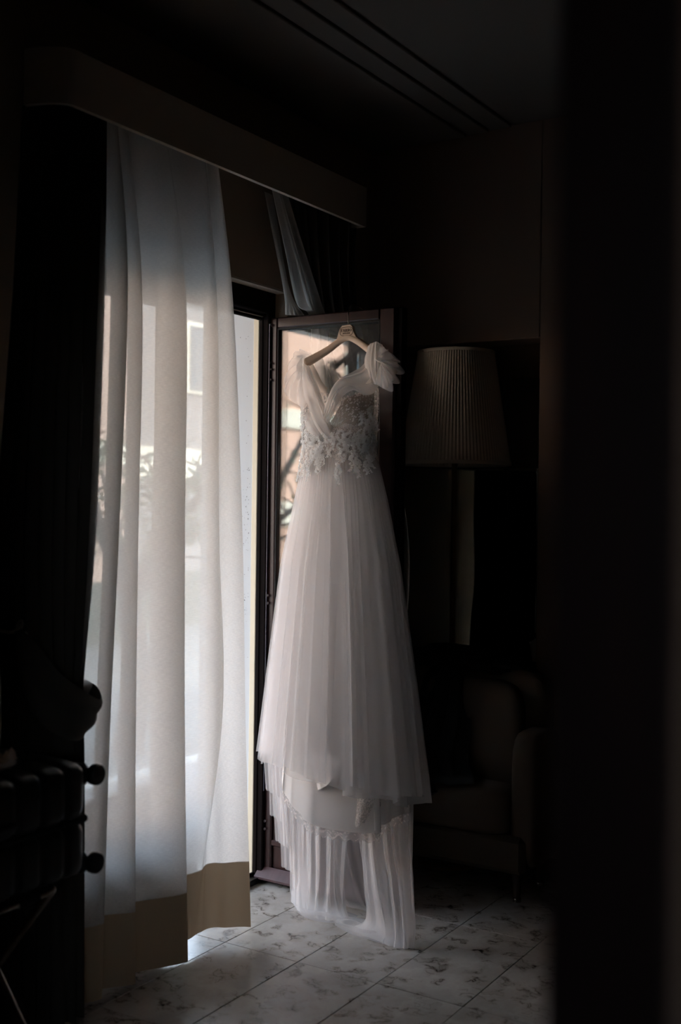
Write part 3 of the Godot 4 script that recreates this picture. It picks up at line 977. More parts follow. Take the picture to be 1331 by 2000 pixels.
func fan(apex: Array, rim: Array, bulge: Vector3, nf: float, amp: float, nu := 90, nv := 26) -> G:
	return G.new().gridf(nu, nv, func(u: float, w: float) -> Vector3:
		var s := u + 0.55 / (TAU * nf) * sin(TAU * nf * u)
		var q := along(apex, u).lerp(along(rim, s), w)
		return q + bulge * (sin(PI * minf(1.0, w * 0.8)) + amp * w * cos(TAU * nf * u + sin(w * 3.0))))

func band(inner: Array, outer: Array, lift: float, nf: float, amp: float) -> G:
	return G.new().gridf(70, 44, func(u: float, w: float) -> Vector3:
		var s := w + 0.5 / (TAU * nf) * sin(TAU * nf * w + 2.0 * u)
		var q := along(inner, u).lerp(along(outer, u), clampf(s, 0.0, 1.0))
		return q + v(0.25, 0.1, 1.0) * (lift * sin(PI * w) * (0.4 + 0.6 * sin(PI * minf(1.0, u * 1.1))) + amp * cos(TAU * nf * w + 2.0 * u + 1.0)))

func sprig(sd: int) -> ArrayMesh:
	var r := RandomNumberGenerator.new()
	r.seed = sd
	var g := G.new()
	var stem := []
	for k in 7: stem.append(v(0.005 * sin(k * 0.9 + sd), -0.0062 * k, 0.002))
	g.tube(stem, 0.0007, 4, -1.0, false)
	for k in 18:
		var b: Vector3 = along(stem, k / 18.0)
		var side := 1.0 if k % 2 == 0 else -1.0
		var a := side * r.randf_range(0.4, 1.25)
		var ln := r.randf_range(0.005, 0.0095)
		var wd := ln * r.randf_range(0.24, 0.38)
		var bs := Basis(Vector3.BACK, a) * Basis(Vector3.RIGHT, r.randf_range(-0.5, 0.3))
		g.gridf(4, 5, func(u: float, w: float) -> Vector3:
			var x := (u - 0.5) * 2.0 * wd * sin(PI * clampf(w, 0.03, 0.97))
			return b + bs * v(x, -w * ln, 0.0012 * sin(PI * w) * (1.0 - absf(u - 0.5) * 1.6) + 0.0008))
		if k % 3 == 0:
			g.lathe([Vector2(0.0, -0.0012), Vector2(0.0011, -0.0004), Vector2(0.0011, 0.0006), Vector2(0.0, 0.0013)], b + v(0.003 * side, 0, 0.003), 6)
	return g.mesh()

func build_dress() -> void:
	var hang := [v(-2.352, 1.969, -3.500), v(-2.308, 1.992, -3.510), v(-2.261, 2.018, -3.520), v(-2.216, 2.047, -3.525), v(-2.181, 2.058, -3.525), v(-2.144, 2.045, -3.525), v(-2.095, 2.015, -3.520), v(-2.042, 1.978, -3.510)]
	# hanger
	var beige := mat(Color(0.80, 0.69, 0.59), 0.45)
	var hg := thing("hanger", "beige bridal hanger with an engraved name plate hooked over the door leaf", "hanger", v(-2.18, 1.97, -3.52))
	part("arms", G.new().gridf(56, 22, func(u: float, w: float) -> Vector3:
		var c := along(hang, u)
		var tg := (along(hang, minf(1.0, u + 0.01)) - along(hang, maxf(0.0, u - 0.01))).normalized()
		var up := Vector3(-tg.y, tg.x, 0).normalized()
		var e := minf(1.0, sqrt(minf(u, 1.0 - u) * 24.0 + 0.02))
		var hh := lerpf(0.0165, 0.0115, sin(PI * u)) * e
		var dd := lerpf(0.019, 0.010, sin(PI * u)) * e
		var a := -TAU * w
		var ca := cos(a)
		var sa := sin(a)
		return c + up * hh * signf(ca) * pow(absf(ca), 0.75) + Vector3.BACK * dd * signf(sa) * pow(absf(sa), 0.75)), beige, hg)
	var pt := PackedVector2Array()
	for q in smooth_path([Vector3(-2.226, 2.047, 0), Vector3(-2.219, 2.068, 0), Vector3(-2.212, 2.088, 0), Vector3(-2.201, 2.101, 0)], 9): pt.append(Vector2(q.x, q.y))
	for q in smooth_path([Vector3(-2.168, 2.103, 0), Vector3(-2.158, 2.094, 0), Vector3(-2.151, 2.072, 0), Vector3(-2.136, 2.047, 0)], 9): pt.append(Vector2(q.x, q.y))
	part("name_plate", G.new().prism(pt, -3.533, -3.517), beige, hg)
	var oval := []
	for k in 41:
		var a := TAU * k / 40.0
		oval.append(v(-2.183 + 0.027 * signf(cos(a)) * pow(absf(cos(a)), 0.6), 2.079 + 0.0155 * signf(sin(a)) * pow(absf(sin(a)), 0.6), -3.5168))
	var engraved := mat(Color(0.22, 0.13, 0.08), 0.8)
	part("engraved_border", G.new().tube(oval, 0.0009, 6), engraved, hg)
	for line in [["FARRO", 0.0098, 2.0825], ["ATELIER", 0.0052, 2.0722]]:
		var tm := TextMesh.new()
		tm.text = line[0]
		var sf := SystemFont.new()
		sf.font_names = PackedStringArray(["Droid Serif"])
		sf.font_weight = 700
		tm.font = sf
		tm.font_size = 32
		tm.pixel_size = line[1] / 24.0
		tm.depth = 0.0008
		var o := MeshInstance3D.new()
		o.name = "lettering"
		o.mesh = tm
		o.material_override = engraved
		o.position = v(-2.183, line[2], -3.5166) - hg.position
		hg.add_child(o, true)
	var chrome := mat(Color(0.75, 0.74, 0.73), 0.2, 1.0)
	part("hook", G.new().tube(smooth_path([v(-2.179, 2.10, -3.525), v(-2.179, 2.15, -3.525), v(-2.180, 2.172, -3.532), v(-2.180, 2.180, -3.565), v(-2.180, 2.174, -3.625), v(-2.180, 2.150, -3.640)], 30), 0.0019, 8), chrome, hg)

	# the dress
	var dress := thing("wedding_dress", "white wedding dress of lace and tulle with a train hanging on the open door leaf", "dress", v(-2.15, 0.0, -3.42))
	var tulle := cloth(Color(0.97, 0.955, 0.95), 0.30, 0.95)
	var tulle2 := cloth(Color(0.97, 0.955, 0.95), 0.36, 0.95)
	var tulle3 := cloth(Color(0.97, 0.945, 0.925), 0.66, 0.85)
	var satin := mat(Color(0.93, 0.90, 0.88), 0.42, 0.0, 0.5)
	satin.backlight_enabled = true
	satin.backlight = Color(0.25, 0.24, 0.23)
	var lace_m := cloth(Color(0.98, 0.96, 0.95), 1.0, 0.6, 0.8)
	lace_m.transparency = BaseMaterial3D.TRANSPARENCY_ALPHA
	lace_m.albedo_texture = lace(5, 240, 0.42)
	var lace_b := lace_m.duplicate()
	lace_b.albedo_texture = lace(9, 190, 0.20)
	var thread := mat(Color(0.98, 0.975, 0.97), 0.42, 0.0, 0.7)
	thread.backlight_enabled = true
	thread.backlight = Color(1.12, 1.12, 1.12)

	# bodice: lace shell, open V at the front, lower scoop behind
	var ytop := func(phi: float) -> float:
		var f := sin(phi)
		if f > 0.0:
			var dip := exp(-pow((phi - PI * 0.5) / 0.30, 2.0))
			return 1.835 + 0.02 * absf(cos(phi)) - 0.085 * dip
		return 1.84 + 0.03 * absf(cos(phi))
	part("bodice", G.new().gridf(120, 24, func(u: float, t: float) -> Vector3:
		var phi := TAU * u
		var y: float = lerpf(1.60, ytop.call(phi), t)
		var cup := exp(-pow((absf(phi - PI / 2) - 0.62) / 0.42, 2.0)) * exp(-pow((y - 1.785) / 0.05, 2.0))
		return on_dress(phi, y, 0.985 + 0.16 * cup), Vector2(7, 2), true), lace_b, dress)
	var net := lace_m.duplicate()
	net.albedo_texture = lace(25, 420, 0.45)
	part("lace_waistband", G.new().gridf(120, 12, func(u: float, t: float) -> Vector3:
		var phi := TAU * u
		return on_dress(phi, lerpf(1.615 + 0.012 * sin(phi * 9.0), 1.722 + 0.02 * absf(cos(phi)) + 0.008 * sin(phi * 13.0), t), 1.012), Vector2(14, 2), true), net, dress)
	part("corset_lining", G.new().gridf(90, 12, func(u: float, t: float) -> Vector3:
		var phi := TAU * u
		return on_dress(phi, lerpf(1.58, 1.735 - 0.03 * absf(cos(phi)), t), 0.95), Vector2(1, 1), true), cloth(Color(0.90, 0.84, 0.79), 0.8, 0.3), dress)
	part("cup_mesh", G.new().gridf(60, 16, func(u: float, t: float) -> Vector3:
		var phi := lerpf(0.15, PI - 0.15, u)
		var y := lerpf(1.66, ytop.call(phi) - 0.012, t)
		var cup := exp(-pow((absf(phi - PI / 2) - 0.62) / 0.42, 2.0)) * exp(-pow((y - 1.785) / 0.05, 2.0))
		return on_dress(phi, y, 0.955 + 0.16 * cup)), cloth(Color(0.60, 0.53, 0.48), 0.88, 0.3), dress, "skin toned cup mesh")
	# inside of the back, seen through the neckline
	var back_in := [v(-2.374, 1.965, -3.550), v(-2.352, 1.978, -3.550), v(-2.317, 1.926, -3.550), v(-2.282, 1.881, -3.550)]
	var back_lo := [v(-2.367, 1.905, -3.550), v(-2.333, 1.86, -3.550), v(-2.305, 1.83, -3.550), v(-2.279, 1.830, -3.550)]
	part("back_strap", G.new().gridf(24, 8, func(u: float, t: float) -> Vector3: return along(back_in, u).lerp(along(back_lo, u), t) + v(0, 0, 0.01 * sin(PI * t))), cloth(Color(0.9, 0.84, 0.78), 0.95, 0.3), dress)
	var back2 := [v(-2.345, 1.975, -3.556), v(-2.31, 1.995, -3.556), v(-2.29, 1.93, -3.556), v(-2.275, 1.868, -3.556)]
	part("back_yoke", G.new().gridf(24, 8, func(u: float, t: float) -> Vector3: return along(back2, u).lerp(v(-2.285, 1.82, -3.552), t) + v(0, 0, 0.006 * sin(PI * t))), cloth(Color(0.85, 0.85, 0.82), 0.62, 0.7), dress)

	# crossed tulle at the neckline
	var ld_in := [v(-2.346, 1.978, -3.510), v(-2.294, 1.926, -3.470), v(-2.234, 1.872, -3.420), v(-2.188, 1.813, -3.385), v(-2.159, 1.757, -3.370), v(-2.150, 1.685, -3.400)]
	var ld_out := [v(-2.364, 1.959, -3.500), v(-2.354, 1.892, -3.470), v(-2.330, 1.823, -3.440), v(-2.305, 1.765, -3.420), v(-2.258, 1.707, -3.395), v(-2.204, 1.655, -3.405)]
	var rd_up := [v(-2.074, 1.991, -3.500), v(-2.079, 1.944, -3.460), v(-2.103, 1.920, -3.430), v(-2.132, 1.896, -3.395), v(-2.156, 1.862, -3.380), v(-2.175, 1.812, -3.375), v(-2.190, 1.764, -3.375)]
	var rd_lo := [v(-1.997, 1.877, -3.450), v(-2.014, 1.841, -3.430), v(-2.033, 1.832, -3.400), v(-2.067, 1.849, -3.380), v(-2.107, 1.825, -3.370), v(-2.134, 1.779, -3.368), v(-2.162, 1.737, -3.370)]
	part("neckline_drape", band(ld_in, ld_out, 0.018, 3.0, 0.004), tulle3, dress)
	part("neckline_drape", band(ld_in, ld_out, 0.026, 2.0, 0.005), tulle2, dress)
	part("neckline_drape", band(rd_up, rd_lo, 0.018, 3.0, 0.004), tulle3, dress)
	part("neckline_drape", band(rd_up, rd_lo, 0.026, 2.0, 0.005), tulle2, dress)

	# sleeves
	var ls_rim := [v(-2.328, 2.006, -3.500), v(-2.340, 2.013, -3.470), v(-2.364, 1.991, -3.460), v(-2.391, 1.930, -3.460), v(-2.399, 1.870, -3.460), v(-2.376, 1.832, -3.460), v(-2.303, 1.794, -3.440)]
	var ls_apex := [v(-2.345, 2.004, -3.520), v(-2.352, 1.95, -3.500)]
	part("sleeve", fan(ls_apex, ls_rim, v(0.0, 0.004, 0.030), 7.0, 0.22), tulle2, dress, "airy puff of pale tulle")
	part("sleeve_layer", fan(ls_apex, ls_rim, v(-0.008, 0.0, -0.030), 6.0, 0.3), tulle, dress)
	part("sleeve_cuff", G.new().gridf(40, 14, func(u: float, t: float) -> Vector3:
		var a := TAU * u
		var c := v(-2.356, 1.969, -3.503).lerp(v(-2.383, 1.955, -3.498), t)
		return c + v(0.35 * sin(a), cos(a), 0) * 0.034 * (1.0 + 0.3 * t + 0.04 * sin(9.0 * a)) + v(0, 0, 0.030 * sin(a)), Vector2(1, 1), true), tulle3, dress)
	var rs := [
		[v(-2.081, 2.000, -3.500), v(-2.058, 2.016, -3.470), v(-2.03, 2.022, -3.455), v(-2.012, 2.021, -3.450), v(-1.989, 2.003, -3.460)],
		[v(-2.073, 1.966, -3.470), v(-2.045, 1.955, -3.432), v(-2.01, 1.948, -3.410), v(-1.982, 1.945, -3.402), v(-1.962, 1.942, -3.43)],
		[v(-2.058, 1.925, -3.460), v(-2.03, 1.910, -3.422), v(-2.0, 1.90, -3.402), v(-1.975, 1.895, -3.40), v(-1.955, 1.892, -3.43)],
		[v(-2.043, 1.892, -3.460), v(-2.020, 1.878, -3.430), v(-1.995, 1.868, -3.415), v(-1.970, 1.862, -3.410), v(-1.951, 1.858, -3.440)]]
	var rfold := func(s: float, t: float) -> Vector2: return Vector2(0.004 * sin(s * 17.0 + 2.0 * t) * t + 0.0025 * sin(s * 41.0), 0.003 * sin(s * 30.0 + t * 5.0))
	part("sleeve", sheet(rs, 60, 40, rfold), tulle3, dress, "creased puff of beige shaded tulle")
	part("sleeve_layer", sheet(rs, 60, 40, func(s: float, t: float) -> Vector2: return Vector2(-0.012 - 0.004 * sin(s * 23.0), 0.0)), tulle2, dress)
	var rs_rim := [v(-1.991, 2.005, -3.450), v(-1.944, 1.969, -3.440), v(-1.915, 1.929, -3.440), v(-1.921, 1.897, -3.430), v(-1.931, 1.871, -3.420), v(-1.952, 1.850, -3.410), v(-1.986, 1.866, -3.410)]
	var rs_apex := [v(-1.980, 1.951, -3.402), v(-1.968, 1.944, -3.402)]
	part("sleeve_bow", fan(rs_apex, rs_rim, v(0.006, 0.0, 0.022), 6.0, 0.55), tulle2, dress)
	part("sleeve_bow", fan(rs_apex, rs_rim, v(0.012, -0.006, 0.004), 5.0, 1.4), tulle2, dress)
	var knot := G.new()
	for k in 5:
		var a := -0.6 + k * 0.5
		knot.tube(smooth_path([v(-1.990 + 0.004 * k, 1.956 - 0.003 * k, -3.398), v(-1.982, 1.952, -3.392), v(-1.974 + 0.008 * cos(a), 1.948 + 0.012 * sin(a), -3.398)], 6), 0.0022, 6)
	part("sleeve_gather", knot, tulle3, dress)

	# skirt layers
	var hem_keys := [v(0.405, 0, 0), v(0.375, 0, 0), v(0.352, 0, 0), v(0.375, 0, 0), v(0.46, 0, 0), v(0.545, 0, 0), v(0.50, 0, 0), v(0.45, 0, 0), v(0.42, 0, 0), v(0.405, 0, 0), v(0.405, 0, 0)]
	var hem_satin := func(phi: float) -> float: return along(hem_keys, fposmod(phi, TAU) / TAU).x
	part("satin_lining", skirt(1.70, hem_satin, 0.70, 0.16, [5.0, 9.0, 15.0, 23.0], 3, 240, 50, Vector2(1, 1)), satin, dress, "smooth satin underskirt")
	var veil := lace_m.duplicate()
	veil.albedo_texture = lace(15, 170, 0.60)
	part("lace_skirt", skirt(1.68, func(phi: float) -> float: return 0.60, 0.765, 0.11, [6.0, 11.0, 17.0, 23.0], 4, 300, 60, Vector2(16, 14)), veil, dress, "lace underskirt")
	part("lace_border", skirt(0.85, func(phi: float) -> float: return hem_satin.call(phi) - 0.030 + 0.005 * sin(phi * 60.0), 0.685, 0.16, [5.0, 9.0, 15.0, 23.0], 3, 300, 30, Vector2(12, 4)), lace_m, dress, "scalloped lace edge")
	var hem_a := func(phi: float) -> float: return 0.515 - 0.035 * cos(phi + 0.4) + 0.006 * sin(7.0 * phi)
	var hem_b := func(phi: float) -> float: return 0.50 - 0.045 * cos(phi + 0.2) + 0.008 * sin(9.0 * phi + 1.0)
	part("tulle_overskirt", skirt(1.665, hem_a, 0.90, 0.13, [9.0, 19.0, 34.0, 67.0], 11, 700, 60, Vector2(1, 1)), tulle, dress)
	part("tulle_overskirt", skirt(1.668, hem_b, 0.96, 0.12, [11.0, 23.0, 41.0, 79.0], 12, 800, 60, Vector2(1, 1)), tulle, dress)
	part("tulle_overskirt", skirt(1.670, hem_a, 1.0, 0.11, [13.0, 21.0, 37.0, 73.0], 13, 800, 60, Vector2(1, 1)), tulle, dress)
	# turned-up corner of the satin
	part("satin_fold", G.new().gridf(24, 24, func(u: float, t: float) -> Vector3:
		var top := along([v(-2.17, 0.60, -3.285), v(-2.10, 0.605, -3.262), v(-2.0, 0.60, -3.25)], u)
		var bot := along([v(-2.118, 0.475, -3.268), v(-2.072, 0.50, -3.25), v(-2.022, 0.545, -3.245)], u)
		return top.lerp(bot, t) + v(0, 0, 0.014 * sin(PI * u) * t + 0.006 * sin(u * 9.0))), satin, dress)
	# lace flap at the front of the train
	part("lace_flap", G.new().gridf(40, 30, func(u: float, t: float) -> Vector3:
		var top := along([v(-2.02, 0.60, -3.285), v(-1.96, 0.60, -3.272), v(-1.886, 0.60, -3.295)], u)
		var bot := along([v(-2.012, 0.464, -3.285), v(-1.965, 0.375, -3.275), v(-1.893, 0.445, -3.30)], u)
		return top.lerp(bot, t) + v(0, 0.003 * sin(u * 60.0) * t, 0.008 * sin(u * 8.0 + 3.0 * t)), Vector2(2, 3)), net, dress)

	# train
	var tf := func(n: float, amp: float, lat: float, drift := 0.0) -> Callable:
		return func(s0: float, t: float) -> Vector2:
			var s := s0 + 0.055 * sin(TAU * s0 + 2.0 * n) + 0.03 * sin(TAU * 2.3 * s0 + n)
			var g := 0.5 + 0.5 * sin(PI * minf(1.0, t * 1.2 + 0.1))
			var w := 0.7 + 0.3 * sin(5.0 * s0 + n)
			var q := TAU * n * s + 0.8 * sin(3.0 * t) + drift * t * t
			return Vector2(amp * g * w * (sin(q) + 0.4 * sin(2.3 * q + 2.0)), lat * g * w * cos(q + 0.5 - 0.2 * t))
	var tl := [
		[v(-2.470, 0.85, -3.50), v(-2.324, 0.857, -3.480), v(-2.178, 0.872, -3.470), v(-2.125, 0.874, -3.490)],
		[v(-2.405, 0.35, -3.515), v(-2.314, 0.372, -3.470), v(-2.202, 0.393, -3.450), v(-2.120, 0.40, -3.470)],
		[v(-2.385, 0.11, -3.515), v(-2.299, 0.112, -3.460), v(-2.195, 0.12, -3.440), v(-2.128, 0.12, -3.460)],
		[v(-2.370, 0.030, -3.49), v(-2.285, 0.030, -3.43), v(-2.18, 0.030, -3.41), v(-2.117, 0.03, -3.45)],
		[v(-2.33, 0.005, -3.43), v(-2.24, 0.006, -3.36), v(-2.14, 0.006, -3.34), v(-2.06, 0.006, -3.39)]]
	part("train", sheet(tl, 300, 90, tf.call(4.0, 0.014, 0.017, 0.9)), tulle2, dress, "bunched left fall of the train")
	part("train", sheet(tl, 260, 80, tf.call(5.0, 0.010, 0.013, -1.6)), tulle, dress)
	var tr := [
		[v(-2.040, 0.889, -3.420), v(-1.962, 0.900, -3.390), v(-1.890, 0.905, -3.420), v(-1.850, 0.903, -3.460)],
		[v(-2.030, 0.354, -3.420), v(-1.958, 0.373, -3.380), v(-1.888, 0.386, -3.390), v(-1.842, 0.379, -3.450)],
		[v(-2.000, 0.150, -3.385), v(-1.915, 0.170, -3.340), v(-1.842, 0.18, -3.355), v(-1.825, 0.16, -3.425)],
		[v(-1.985, 0.032, -3.37), v(-1.890, 0.035, -3.325), v(-1.80, 0.04, -3.30), v(-1.783, 0.05, -3.36)],
		[v(-2.02, 0.006, -3.315), v(-1.91, 0.006, -3.285), v(-1.79, 0.006, -3.265), v(-1.762, 0.006, -3.30)]]
	part("train", sheet(tr, 300, 90, tf.call(3.5, 0.014, 0.018, -2.4)), tulle2, dress, "right fall of the train pooling on the tiles")
	part("train", sheet(tr, 260, 80, tf.call(4.5, 0.010, 0.014, -4.0)), tulle2, dress)
	var tm2 := [
		[v(-2.253, 0.55, -3.54), v(-2.165, 0.55, -3.54), v(-2.02, 0.55, -3.53)],
		[v(-2.23, 0.25, -3.54), v(-2.12, 0.25, -3.535), v(-2.0, 0.25, -3.52)],
		[v(-2.19, 0.05, -3.53), v(-2.07, 0.05, -3.52), v(-1.96, 0.05, -3.48)],
		[v(-2.16, 0.006, -3.50), v(-2.03, 0.006, -3.49), v(-1.93, 0.006, -3.45)]]
	part("train", sheet(tm2, 240, 60, tf.call(4.0, 0.008, 0.020, -3.0)), tulle, dress, "thin middle veil of the train")
	# side edge that steps down to the floor
	var strips := [
		[v(-2.508, 0.689, -3.485), v(-2.428, 0.700, -3.465), v(-2.496, 0.383, -3.485), v(-2.418, 0.364, -3.465)],
		[v(-2.491, 0.653, -3.488), v(-2.404, 0.665, -3.468), v(-2.478, 0.289, -3.488), v(-2.394, 0.273, -3.468)],
		[v(-2.459, 0.649, -3.485), v(-2.383, 0.661, -3.465), v(-2.446, 0.199, -3.485), v(-2.372, 0.182, -3.465)],
		[v(-2.432, 0.625, -3.488), v(-2.348, 0.640, -3.468), v(-2.419, 0.104, -3.488), v(-2.336, 0.090, -3.468)],
		[v(-2.387, 0.636, -3.485), v(-2.294, 0.653, -3.465), v(-2.377, 0.012, -3.485), v(-2.283, 0.008, -3.465)]]
	for k in strips.size():
		var q: Array = strips[k]
		var mid := v(0.006 * sin(k * 2.0), 0, 0.004)
		var cas := [[q[0], q[1]], [q[0].lerp(q[2], 0.5) + mid, q[1].lerp(q[3], 0.5) + mid], [q[2], q[3]]]
		part("train", sheet(cas, 120, 36, tf.call(2.5 + 0.4 * k, 0.008, 0.013)), tulle2, dress, "stepped side edge of the train")
		part("train", sheet(cas, 120, 36, tf.call(1.8 + 0.3 * k, 0.012, 0.016)), tulle, dress)

	# tulle lying on the tiles
	var pool := func(back: Array, front: Array, h: float, n: float, sd: float) -> G:
		return G.new().gridf(110, 34, func(u: float, t: float) -> Vector3:
			var q := along(back, u).lerp(along(front, u), t + 0.05 * sin(TAU * n * u + sd) * sin(PI * t))
			q.y = 0.004 + h * sin(PI * t) * pow(sin(PI * clampf(u * 0.96 + 0.02, 0, 1)), 0.7) * (0.42 + 0.35 * sin(TAU * n * t + 3.0 * u + sd) + 0.18 * sin(TAU * 1.9 * n * t - 4.0 * u + sd * 2.0))
			return q)
	var pb := [v(-2.36, 0, -3.47), v(-2.25, 0, -3.46), v(-2.16, 0, -3.47), v(-2.06, 0, -3.45)]
	var pf := [v(-2.33, 0, -3.43), v(-2.22, 0, -3.335), v(-2.13, 0, -3.325), v(-2.04, 0, -3.37)]
	part("train_pool", pool.call(pb, pf, 0.022, 2.3, 2.1), tulle, dress)
	var qb := [v(-2.13, 0, -3.41), v(-2.03, 0, -3.43), v(-1.92, 0, -3.42), v(-1.80, 0, -3.36)]
	var qf := [v(-2.08, 0, -3.325), v(-1.99, 0, -3.285), v(-1.89, 0, -3.275), v(-1.78, 0, -3.26)]
	part("train_pool", pool.call(qb, qf, 0.020, 2.6, 0.2), tulle, dress)

	# sewn-on lace sprigs over the waist
	var kinds := []
	for k in 5: kinds.append(sprig(40 + k))
	var r := RandomNumberGenerator.new()
	r.seed = 21
	for k in 170:
		var phi := r.randf_range(0.05, 2.85)
		var y := 0.0
		if k < 90: y = r.randf_range(1.628, 1.715)
		elif k < 126:
			y = r.randf_range(1.585, 1.635)
			phi = 0.45 + 0.43 * (k % 6) + r.randf_range(-0.12, 0.12)
			y -= 0.012 * (k % 3)
		else:
			y = r.randf_range(1.70, 1.80)
			phi = [0.35, 0.55, 2.2, 2.5, 2.75][k % 5] + r.randf_range(-0.14, 0.14)
		var a := on_dress(phi, y, 1.022)
		var tg := (on_dress(phi + 0.02, y, 1.0) - on_dress(phi - 0.02, y, 1.0)).normalized() * -1.0
		var dn := (on_dress(phi, y + 0.01, 1.0) - on_dress(phi, y - 0.01, 1.0)).normalized()
		var out := tg.cross(dn).normalized()
		var bs := Basis(tg, dn, out) * Basis(Vector3.BACK, r.randf_range(-0.9, 0.9) if y > 1.65 else r.randf_range(-0.3, 0.3))
		var o := MeshInstance3D.new()
		o.name = "lace_sprig"
		o.mesh = kinds[k % 5]
		o.material_override = thread
		o.transform = Transform3D(bs.scaled_local(Vector3.ONE * r.randf_range(0.85, 1.25)), a + out * 0.0015 - dress.position)
		dress.add_child(o, true)

# ------------------------------------------------------------------ luggage by the drape
func build_luggage() -> void:
	var chrome := mat(Color(0.68, 0.64, 0.60), 0.22, 1.0)
	var strap := mat(Color(0.06, 0.05, 0.05), 0.9)
	var rk := thing("luggage_rack", "folding luggage rack of bent metal tube carrying the suitcase", "luggage rack", v(-2.25, 0, -1.7))
	for s in [-1.0, 1.0]:
		for e in [-1.985, -1.42]:
			var x0: float = -2.25 + s * 0.205
			var x1: float = -2.25 - s * 0.205
			part("leg", G.new().tube(smooth_path([v(x0, 0.505, e + (0.03 if e < -1.7 else -0.03)), v(x0 - s * 0.01, 0.50, e), v(x0 - s * 0.10, 0.39, e + 0.006 * s), v(-2.25, 0.262, e + 0.006 * s), v(x1, 0.006, e + 0.006 * s)], 30), 0.0085, 10), chrome, rk)
			part("foot", G.new().lathe([Vector2(0.0, 0.0), Vector2(0.012, 0.001), Vector2(0.012, 0.02), Vector2(0.009, 0.024)], v(x1, 0, e + 0.006 * s), 12), strap, rk)
		var xr: float = -2.25 + s * 0.205
		part("rail", G.new().tube([v(xr, 0.505, -1.957), v(xr, 0.505, -1.45)], 0.0085, 10), chrome, rk)
		part("stretcher", G.new().tube([v(-2.25 - s * 0.16, 0.06, -1.985), v(-2.25 - s * 0.16, 0.06, -1.42)], 0.006, 8), chrome, rk)
	for z in [-1.90, -1.70, -1.50]:
		var g := G.new()
		for k in 12:
			var a := PI * 2.0 * k / 12.0
			var b := PI * 2.0 * (k + 1) / 12.0
			for s in [-1.0, 1.0]:
				var cx: float = -2.25 + s * 0.205
				g.quad(v(cx + 0.0105 * cos(a), 0.505 + 0.0105 * sin(a), z - 0.03), v(cx + 0.0105 * cos(b), 0.505 + 0.0105 * sin(b), z - 0.03), v(cx + 0.0105 * cos(b), 0.505 + 0.0105 * sin(b), z + 0.03), v(cx + 0.0105 * cos(a), 0.505 + 0.0105 * sin(a), z + 0.03))
		bx(-2.455, -2.045, 0.513, 0.517, z - 0.03, z + 0.03, 0.001, g)
		part("strap", g, strap, rk)

	var shell := mat(Color(0.045, 0.045, 0.048), 0.38)
	var sc := thing("suitcase", "black ribbed hard-shell suitcase lying flat on the rack with its wheels towards the curtain", "suitcase", v(-2.25, 0.53, -1.8))
	# ribbed shell: rounded box section swept along z
	var half := func(y0: float, y1: float, called: String) -> void:
		part(called, G.new().gridf(96, 150, func(u: float, t: float) -> Vector3:
			var a := TAU * u
			var z := lerpf(-2.085, -1.38, t)
			var e := minf(t, 1.0 - t) * 0.705
			var r := 1.0 - 0.16 * pow(clampf(1.0 - e / 0.05, 0.0, 1.0), 2.5)
			var rib := 0.007 * (1.0 - pow(absf(cos(PI * (z + 2.085) / 0.078)), 10.0))
			var ca := cos(a)
			var sa := sin(a)
			var q := pow(pow(absf(ca), 7.0) + pow(absf(sa), 7.0), -1.0 / 7.0)
			return v(-2.25 + ca * q * (0.215 + rib) * lerpf(1.0, r, 0.6), (y0 + y1) / 2.0 + sa * q * ((y1 - y0) / 2.0 + rib) * r, z), Vector2(1, 1), true), shell, sc)
		var g := G.new()
		g.box(v(-2.25, (y0 + y1) / 2.0, -2.088), v(0.36, (y1 - y0) - 0.04, 0.012), 0.005)
		g.box(v(-2.25, (y0 + y1) / 2.0, -1.38), v(0.36, (y1 - y0) - 0.04, 0.012), 0.005)
		part("end_cap", g, shell, sc)
	half.call(0.523, 0.656, "lower_shell")
	half.call(0.662, 0.80, "upper_shell")
	part("zip_seam", bx(-2.464, -2.036, 0.650, 0.668, -2.091, -1.376, 0.006), strap, sc)
	var tyre := mat(Color(0.04, 0.04, 0.042), 0.6)
	var hub := mat(Color(0.14, 0.11, 0.10), 0.6)
	for x in [-2.075, -2.425]:
		for y in [0.760, 0.536]:
			var bs := Basis(Vector3.BACK, -PI / 2)
			var g := G.new()
			g.box(v(x - 0.012, y, -2.105), v(0.052, 0.056, 0.036), 0.012)
			part("wheel_housing", g, shell, sc)
			var wl := part("wheel", G.new().lathe([Vector2(0.0, -0.013), Vector2(0.020, -0.013), Vector2(0.0255, -0.009), Vector2(0.0265, 0.0), Vector2(0.0255, 0.009), Vector2(0.020, 0.013), Vector2(0.0, 0.013)], v(x + 0.028, y, -2.123), 28, bs), tyre, sc)
			part("hub", G.new().lathe([Vector2(0.017, 0.012), Vector2(0.016, 0.015), Vector2(0.0, 0.0155)], v(x + 0.028, y, -2.123), 24, bs), hub, wl)
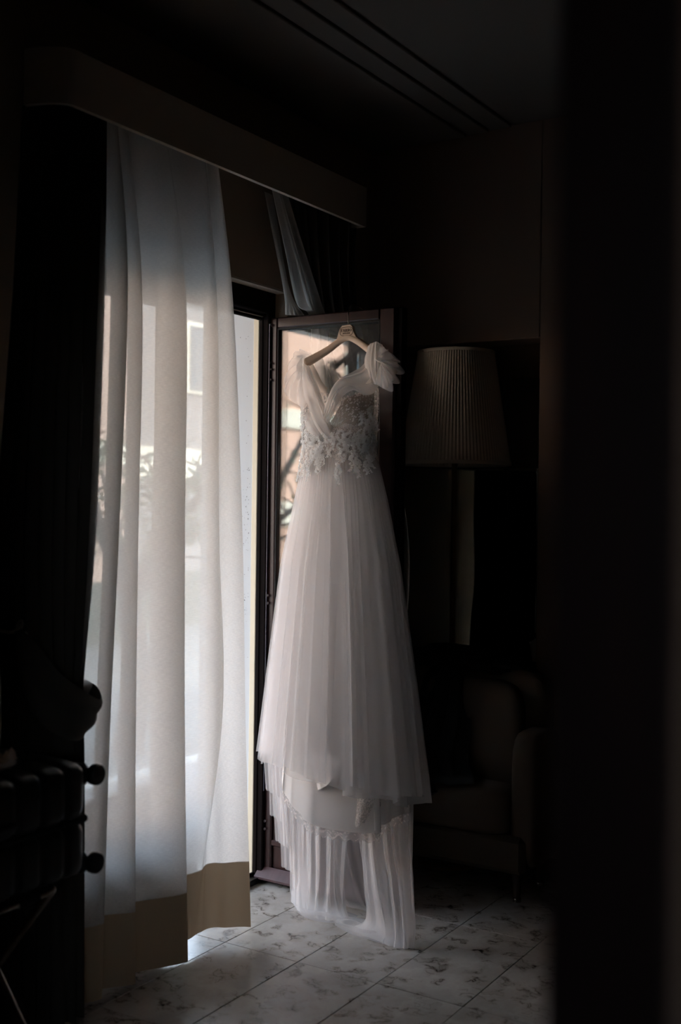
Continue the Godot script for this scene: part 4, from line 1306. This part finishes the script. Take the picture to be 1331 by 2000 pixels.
	part("side_handle", G.new().tube(smooth_path([v(-2.035, 0.70, -1.84), v(-2.018, 0.70, -1.825), v(-2.016, 0.70, -1.74), v(-2.018, 0.70, -1.655), v(-2.035, 0.70, -1.64)], 16), 0.008, 8), tyre, sc)

	# breakfast plate on the suitcase
	var pc := v(-2.165, 0.806, -1.83)
	var pl := thing("plate", "white plate with food scraps resting on the black suitcase", "plate", pc)
	part("dish", G.new().lathe([Vector2(0.0, 0.001), Vector2(0.055, 0.0), Vector2(0.06, 0.004), Vector2(0.085, 0.014), Vector2(0.102, 0.0185), Vector2(0.103, 0.0205), Vector2(0.085, 0.0165), Vector2(0.058, 0.007), Vector2(0.0, 0.006)], pc, 48), mat(Color(0.82, 0.79, 0.76), 0.25), pl)
	var cr2 := thing("croissant", "golden half eaten croissant on the white plate", "croissant", pc + v(0, 0.01, 0))
	var arc := []
	for k in 9:
		var a := -1.25 + 2.5 * k / 8.0
		arc.append(pc + v(0.0 + 0.05 * cos(a) - 0.045, 0.028, 0.055 * sin(a) - 0.005))
	var crust := mat(Color(0.72, 0.42, 0.18), 0.55)
	part("crust", G.new().gridf(60, 16, func(u: float, t: float) -> Vector3:
		var q := along(arc, u)
		var tg := (along(arc, minf(1.0, u + 0.02)) - along(arc, maxf(0.0, u - 0.02))).normalized()
		var side := tg.cross(Vector3.UP).normalized()
		var r := 0.019 * pow(sin(PI * clampf(u, 0.03, 0.97)), 0.6) * (1.0 + 0.12 * absf(sin(u * 22.0)))
		return q + (side * cos(TAU * t) + Vector3.UP * sin(TAU * t)) * r, Vector2(1, 1), false), crust, cr2)
	var np := thing("napkin", "crumpled white paper napkin beside the croissant on the plate", "napkin", pc + v(0.04, 0.012, -0.06))
	var nf := noise(6, 14.0, 2)
	part("paper", G.new().gridf(18, 18, func(u: float, t: float) -> Vector3:
		var q := pc + v(0.015 + 0.05 * u, 0.020, -0.085 + 0.05 * t)
		return q + v(0, 0.016 * absf(nf.get_noise_2d(u * 0.09, t * 0.09)) * 2.0 + 0.006 * sin(PI * u), 0)), cloth(Color(0.92, 0.86, 0.80), 1.0, 0.4), np)
